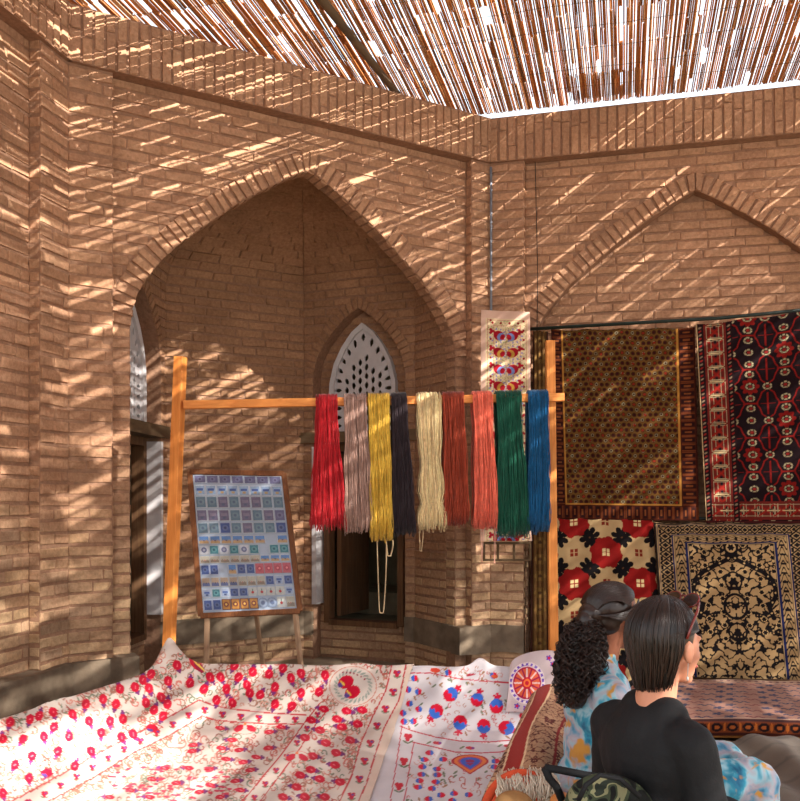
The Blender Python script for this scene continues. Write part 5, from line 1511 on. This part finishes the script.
def hairmat(name, a, b):
    t = NT(name); g = t.n('ShaderNodeNewGeometry'); t.col(t.ramp(g.outputs['Random Per Island'], [(0, lin(a)), (1, lin(b))])); t.rough(.33, .5); return t.m
MAT['hair_dark'] = hairmat('dark_straight_hair', (14, 9, 7), (48, 30, 21)); MAT['hair_curly'] = hairmat('dark_curly_hair', (16, 9, 7), (50, 29, 20))
def remesh(o, vox, sm=6, fac=.5):
    m = o.modifiers.new('join', 'REMESH'); m.mode = 'VOXEL'; m.voxel_size = vox; m.use_smooth_shade = True
    s = o.modifiers.new('soft', 'SMOOTH'); s.iterations = sm; s.factor = fac; return o
def person(loc, yaw, head_yaw, label, skin_m, shirt_m, neck_low, cat='person', scale=1.0, sleeve_long=True, dress=False, lean=.0, kx=.46, kz_=.09):
    root = empty('person', loc, yaw); tag(root, label, cat); root.scale = (scale,)*3
    hc = V((.055+lean, 0, .69)); HR = Matrix.Rotation(head_yaw, 3, 'Z') @ Matrix.Rotation(math.radians(6), 3, 'Y')   # relative to the seat
    H = lambda x, y, z: hc+HR @ V((x, y, z))
    b = MB()
    # torso
    def tor(grow, mb):
        mb.ell(V((0, 0, .10)), (.125+grow, .175+grow, .125+grow)); mb.ell(V((.0+lean*.3, 0, .24)), (.10+grow, .135+grow, .15+grow)); mb.ell(V((.0+lean*.6, 0, .39)), (.105+grow, .16+grow, .14+grow))
        mb.ell(V((.07+lean*.6, .065, .37)), (.055+grow, .06+grow, .06+grow)); mb.ell(V((.07+lean*.6, -.065, .37)), (.055+grow, .06+grow, .06+grow))
        mb.caps(V((-.01+lean*.8, -.125, .455)), .050+grow, V((-.01+lean*.8, .125, .455)), .050+grow); mb.caps(V((0+lean*.8, -.055, .505)), .042+grow, V((0+lean*.8, .055, .505)), .042+grow)
    tor(0, b)
    b.caps(V((.0+lean*.85, 0, .50)), .058, V((.028+lean, 0, .62)), .050)
    arms = []
    for sy in (-1, 1):
        sh = V((-.01+lean*.8, sy*.150, .445)); el = V((.03+lean*.6, sy*.195, .20)); wr = V((.27, sy*.13, .155))
        b.caps(sh, .050, el, .037); b.caps(el, .037, wr, .024); arms.append((sh, el, wr, sy))
        # hand resting on the thigh: palm, four fingers, thumb
        pd = (V((1, -sy*.25, -.12))).normalized(); side_ = V((0, sy, 0)); pc_ = wr+pd*.045
        b.caps(wr, .023, pc_+pd*.025, .022); b.ell(pc_+pd*.01, (.042, .036, .017))
        for k, (off, ln) in enumerate(((-.027, .058), (-.009, .070), (.009, .066), (.026, .052))):
            r0 = pc_+pd*.038+side_*off; j1 = r0+pd*ln*.5+V((0, 0, .003)); j2 = r0+pd*ln+V((0, 0, -.016))
            b.caps(r0, .0092, j1, .0088, 8); b.caps(j1, .0088, j2, .0074, 8)
        th = pc_-side_*.030; b.caps(th, .0105, th-side_*.022+pd*.03, .0095, 8); b.caps(th-side_*.022+pd*.03, .0095, th-side_*.024+pd*.055+V((0, 0, -.006)), .008, 8)
        hp = V((.04, sy*.095, .085)); kn = V((kx, sy*.12, kz_)); an = V((kx+.01, sy*.12, .085-loc[2]))
        b.caps(hp, .088, kn, .058); b.caps(kn, .057, kn*.55+an*.45+V((-.01, 0, 0)), .052); b.caps(kn*.55+an*.45+V((-.01, 0, 0)), .05, an, .034); b.caps(an+V((0, 0, -.03)), .034, an+V((.13, 0, -.045)), .028)
    # head: cranium, face, jaw, nose, lips, brow, ears
    b.ell(H(-.018, 0, .028), (.096, .076, .088), HR); b.ell(H(.035, 0, -.015), (.062, .062, .088), HR); b.ell(H(.048, 0, -.062), (.044, .046, .045), HR)
    b.ell(H(.078, 0, -.092), (.020, .022, .018), HR, 14, 8)
    b.caps(H(.088, 0, .012), .009, H(.113, 0, -.022), .0125, 10); b.ell(H(.102, .011, -.026), (.010, .009, .008), HR, 10, 8); b.ell(H(.102, -.011, -.026), (.010, .009, .008), HR, 10, 8)
    b.ell(H(.092, 0, -.050), (.010, .023, .006), HR, 12, 8); b.ell(H(.090, 0, -.061), (.010, .020, .0065), HR, 12, 8)
    for sy in (-1, 1):
        b.ell(H(.070, sy*.028, .027), (.017, .026, .009), HR, 12, 8); b.ell(H(.058, sy*.038, -.024), (.024, .02, .024), HR, 12, 8)
        b.ell(H(-.004, sy*.082, -.008), (.018, .012, .031), HR, 12, 8); b.ell(H(.000, sy*.083, -.032), (.010, .008, .010), HR, 10, 8)
    b.caps(H(-.03, 0, -.04), .05, V((.0+lean*.85, 0, .53)), .052)
    body = b.build('body', skin_m, root); remesh(body, .0052, 4)
    for sy in (-1, 1):
        e = MB(); e.ell(H(.0775, sy*.029, .008), (.009, .011, .008), HR, 14, 10); e.build('eye', plain('eye_white', (206, 198, 190), .3, 5, 0, 0, .4), root); eye_o = bpy.context.scene.collection.objects[-1]
        e = MB(); e.ell(H(.085, sy*.029, .008), (.003, .0055, .0055), HR, 12, 8); e.build('iris', plain('iris_dark', (40, 24, 16), .2, 5, 0, 0, .5), eye_o)
        e = MB(); e.tube([H(.092, sy*.016, .030), H(.091, sy*.032, .036), H(.080, sy*.048, .030)], [.0028, .003, .0015], 6); e.build('eyebrow', MAT['hair_dark'], root)
    l = MB(); l.ell(H(.099, 0, -.0555), (.0065, .022, .0085), HR, 14, 10); l.build('lips', plain('lips', (168, 84, 78), .4, 9, .05, 0, .4), root)
    # clothing
    g = MB(); tor(.013, g)
    for sh, el, wr, sy in arms:
        if sleeve_long: g.caps(sh, .066, el, .058); g.caps(el, .058, wr-(wr-el)*.1, .046)
        else: g.caps(sh, .063, sh.lerp(el, .72), .056)
    if neck_low: g.caps(V((.0+lean*.85, 0, .475)), .060, V((.002+lean*.85, 0, .50)), .058)
    else: g.caps(V((.0+lean*.85, 0, .50)), .066, V((.012+lean*.95, 0, .565)), .056)
    shirt = g.build('shirt' if not dress else 'dress', shirt_m, root)
    if dress:
        pass
    remesh(shirt, .0075, 5)
    tx = bpy.data.textures.new('folds', 'CLOUDS'); tx.noise_scale = .09 if not dress else .07; dm = shirt.modifiers.new('folds', 'DISPLACE'); dm.texture = tx; dm.strength = .014 if dress else .012; dm.mid_level = .5
    lg = MB()
    for sy in (-1, 1):
        hp = V((.02, sy*.095, .085)); kn = V((kx, sy*.12, kz_)); an = V((kx+.01, sy*.12, -.20)); lg.caps(hp, .108, kn, .084 if dress else .07); lg.caps(kn, .083 if dress else .068, an, .07 if dress else .05)
    if dress: lg.ell(V((.28, 0, .10)), (.26, .15, .075)); lg.ell(V((kx+.01, 0, .0)), (.06, .17, .20))
    o = lg.build('skirt' if dress else 'trousers', shirt_m if dress else MAT['black_cloth'], root); remesh(o, .009, 5)
    dm = o.modifiers.new('folds', 'DISPLACE'); dm.texture = tx; dm.strength = .02
    for sy in (-1, 1):
        s_ = MB(); an = V((kx+.01, sy*.12, .085-loc[2])); s_.ell(an+V((.07, 0, -.052)), (.115, .042, .026)); s_.ell(an+V((-.005, 0, -.03)), (.045, .04, .045)); remesh(s_.build('shoe', MAT['black_cloth'], root), .006, 3)
    return root, H, HR, hc
# seated woman in black, nearest
SEAT = .40
h2 = at(668, 645, 2.5)
def place(hpos, yaw, lean): # root so that the head centre lands on hpos
    o_ = Matrix.Rotation(yaw, 3, 'Z') @ V((.055+lean, 0, 0)); return V((hpos.x-o_.x, hpos.y-o_.y, hpos.z-.69))
yaw2 = math.radians(30); L2 = place(h2, yaw2, .02)
pr2, H2, HR2, hc2 = person(L2, yaw2, math.radians(-2), 'seated person in a black shirt with straight dark hair, looking right', skin('skin_light', (206, 142, 112)), MAT['black_cloth'], True, sleeve_long=False, lean=.02)
h1 = at(615, 618, 3.12); yaw1 = math.radians(6); L1 = place(h1, yaw1, .02)
pr1, H1, HR1, hc1 = person(L1, yaw1, math.radians(22), 'seated person in a blue tie-dye dress with a long curly ponytail', skin('skin_brown', (150, 92, 66)), MAT['tiedye'], False, sleeve_long=True, dress=True, lean=.02, kx=.53, kz_=.13)
# --- straight hair: cap and strands
def cappt(H, az, el, g=.0):            # point on an ellipsoid shell round the skull
    rx, ry, rz = .104+g, .084+g, .097+g
    return H(-.020+rx*math.cos(el)*math.cos(az), ry*math.cos(el)*math.sin(az), .030+rz*math.sin(el))
hm = MB(); hm.ell(H2(-.032, 0, .038), (.098, .088, .090), HR2); hm.ell(H2(-.052, 0, -.03), (.060, .078, .085), HR2); hm.ell(H2(-.050, 0, -.075), (.045, .062, .055), HR2)
hair = remesh(hm.build('hair', MAT['hair_dark'], pr2), .006, 6)
st = MB(); rh_ = random.Random(9)
for k in range(1500):
    az = rh_.uniform(-math.pi*.62, math.pi*.62); azz = math.pi+az*1.0          # measured from the back
    g = rh_.uniform(.004, .014); pts = []
    e0 = math.pi/2-rh_.uniform(.02, .25)
    for i in range(7):
        el = e0+(0.0-e0)*i/6; pts.append(cappt(H2, azz, el, g))
    if abs(az) > math.pi*.455:            # temple hair tucked back above the ear
        pts = [cappt(H2, azz, e0+(.22-e0)*i/6, g) for i in range(7)]+[cappt(H2, azz-(.25 if az > 0 else -.25), .12, g), cappt(H2, azz-(.5 if az > 0 else -.5), 0, g)]
        st.tube(pts, .0016, 4, cap=False); continue
    last = cappt(H2, azz, 0, g)
    loc_ = HR2.transposed() @ (last-hc2)
    ln = rh_.uniform(.105, .165)*(1-.15*abs(az)/2.2)
    for i in range(1, 6):
        f = i/5; tz = loc_.z-ln*f; k2 = 1-.38*f**1.5
        pts.append(H2(-.035+(loc_.x+.035)*(1-.42*f**1.4), loc_.y*k2+.004*math.sin(f*5+k), tz))
    st.tube(pts, [.0016]*6+[.0020]*5+[.0010], 4, cap=False)
st.build('hair_strands', MAT['hair_dark'], pr2)
# sunglasses pushed up on the head
sg = empty('sunglasses', (0, 0, 0)); sg.parent = None
root_M = Matrix.Translation(L2) @ Matrix.Rotation(yaw2, 4, 'Z')
Wd = lambda p: root_M @ p
sg.location = Wd(H2(.02, 0, .12)); TS = Matrix.Translation(-sg.location)
tag(sg, 'sunglasses with shiny reddish arms resting on top of the straight dark hair', 'sunglasses')
gm = plain('tortoise_plastic', (120, 34, 26), .15, 30, .5, 0, .8); lm = plain('dark_lens', (26, 16, 16), .05, 5, 0, 0, .9)
for sy in (-1, 1):
    mb = MB(); c0 = H2(.040, sy*.034, .132)
    pts = [Wd(c0+HR2 @ V((.020*math.sin(a*.3927)*.6, sy*0+.028*math.cos(a*.3927), .020*math.sin(a*.3927)))) for a in range(16)]
    mb.tube(pts, .0028, 6, closed=True); rim_o = mb.build('rim', gm, sg, TS)
    mb = MB(); mb.add(pts, [tuple(range(16))]); o = mb.build('lens', lm, rim_o, TS); sm_ = o.modifiers.new('t', 'SOLIDIFY'); sm_.thickness = .002
    mb = MB(); mb.tube([Wd(H2(.040, sy*.064, .130)), Wd(H2(.01, sy*.088, .104)), Wd(H2(-.02, sy*.100, .066)), Wd(H2(-.035, sy*.102, .030))], [.0042, .004, .004, .0035], 8); mb.build('temple_arm', gm, sg, TS)
mb = MB(); mb.tube([Wd(H2(.046, -.010, .141)), Wd(H2(.047, 0, .144)), Wd(H2(.046, .010, .141))], .003, 6); mb.build('bridge', gm, sg, TS)
# long earring
e = MB(); e.tube([H2(-.004, -.083, -.035), H2(-.004, -.085, -.075)], .0012, 5); e.ell(H2(-.004, -.085, -.080), (.003, .003, .006)); e.build('earring', plain('silver', (190, 186, 180), .25, 5, 0, 0, .8), pr2)
e = MB(); e.tube([H2(-.004, .083, -.035), H2(-.004, .085, -.075)], .0012, 5); e.ell(H2(-.004, .085, -.080), (.003, .003, .006)); e.build('earring', plain('silver', (190, 186, 180), .25, 5, 0, 0, .8), pr2)
# red neckline edge
# --- curly ponytail
hm = MB(); hm.ell(H1(-.030, 0, .034), (.094, .080, .084), HR1); hm.ell(H1(-.050, 0, -.01), (.062, .066, .06), HR1); hm.ell(H1(-.115, 0, .01), (.04, .045, .04), HR1)
remesh(hm.build('hair', MAT['hair_curly'], pr1), .006, 5)
st = MB()
for k in range(1700):                  # sleek combed part
    az = rh_.uniform(-1.75, 1.75); g = rh_.uniform(.001, .007); pts = []
    # strands run from the hairline back to the tie
    s0 = rh_.uniform(-.088, .088)
    for i in range(9):
        f = i/8; a = math.pi*(.30+.62*f); y = s0*math.cos((f-.35)*1.35)*1.05
        ry = math.sqrt(max(.02, 1-(y/.094)**2)); pts.append(H1(-.026+(.102+g)*ry*math.cos(a), y, .034+(.092+g)*ry*math.sin(a)*(1-.1*f)))
    pts.append(H1(-.125, s0*.3, .012)); st.tube(pts, .0014, 4, cap=False)
for k in range(900):
    sy = rh_.choice([-1, 1]); g = rh_.uniform(.002, .006); z0 = rh_.uniform(.012, .075); pts = []
    for i in range(8):
        f = i/7; x = .045-.165*f; zz = z0*(1-f)+.012*f-.012*math.sin(f*3)
        q_ = 1-((x+.026)/.112)**2-((zz-.034)/.104)**2; pts.append(H1(x, sy*((.088+g)*math.sqrt(max(.03, q_))), zz))
    st.tube(pts, .0014, 4, cap=False)
st.build('combed_hair', MAT['hair_curly'], pr1)
mb = MB(); mb.tube([H1(-.135, .022*math.cos(a*.5236), .006+.022*math.sin(a*.5236)) for a in range(12)], .007, 8, closed=True); mb.build('hair_tie', MAT['black_cloth'], pr1)
pt = MB(); ivy = Matrix.Rotation(-yaw1, 3, 'Z')
base0 = H1(-.125, 0, .0)
axis = [base0, base0+ivy @ V((-.010, -.01, -.035)), base0+ivy @ V((-.022, -.02, -.10)), base0+ivy @ V((-.032, -.03, -.17)), base0+ivy @ V((-.042, -.035, -.24)), base0+ivy @ V((-.06, -.035, -.30))]
rad_ = [.03, .066, .086, .090, .082, .05]
def axp(f):
    s = f*(len(axis)-1); i = min(int(s), len(axis)-2); t = s-i; return axis[i].lerp(axis[i+1], t), rad_[i]*(1-t)+rad_[i+1]*t
for k in range(520):
    f0 = rh_.uniform(0, .55); f1 = min(1, f0+rh_.uniform(.3, .6)); a0 = rh_.uniform(0, 6.28); rr = math.sqrt(rh_.uniform(.05, 1)); ph = rh_.uniform(0, 6.28); n = 34; cr = rh_.uniform(.006, .011); tw = rh_.uniform(26, 42)*rh_.choice([-1, 1]); pts = []
    for i in range(n):
        f = f0+(f1-f0)*i/(n-1); c0, ra = axp(f); an = a0+f*.8
        p = c0+V((math.cos(an)*ra*rr, math.sin(an)*ra*rr, 0)); th = ph+tw*(f-f0)*1.6
        pts.append(p+V((math.cos(th)*cr, math.sin(th)*cr, math.sin(th*.5)*cr*.5)))
    pt.tube(pts, .0021, 3, cap=False)
for f in (.12, .3, .45, .6, .75, .88): c0, ra = axp(f); pt.ell(c0, (ra*.72, ra*.72, .05), nu=14, nv=8)
pt.build('curly_ponytail', MAT['hair_curly'], pr1)
for sy in (-1, 1):
    e = MB(); e.ell(H1(.002, sy*.092, -.048), (.007, .007, .010)); e.build('earring', plain('gold', (206, 150, 50), .25, 5, .1, 0, .9), pr1)
# low bench the two sit on
bn_ = empty('bench', (.72, 2.8, 0)); T = Matrix.Translation((-.72, -2.8, 0)); tag(bn_, 'low plain wooden bench under the two seated people', 'bench')
zt_ = L2.z-.03
m = MB(); m.box(V((.72, 2.8, zt_-.02)), (.26, 1.25, .035)); m.build('seat', MAT['oldwood'], bn_, T)
for x in (.63, .81):
    for y in (2.25, 3.35): m = MB(); m.box(V((x, y, (zt_-.035)/2)), (.045, .045, zt_-.035)); m.build('leg', MAT['oldwood'], bn_, T)
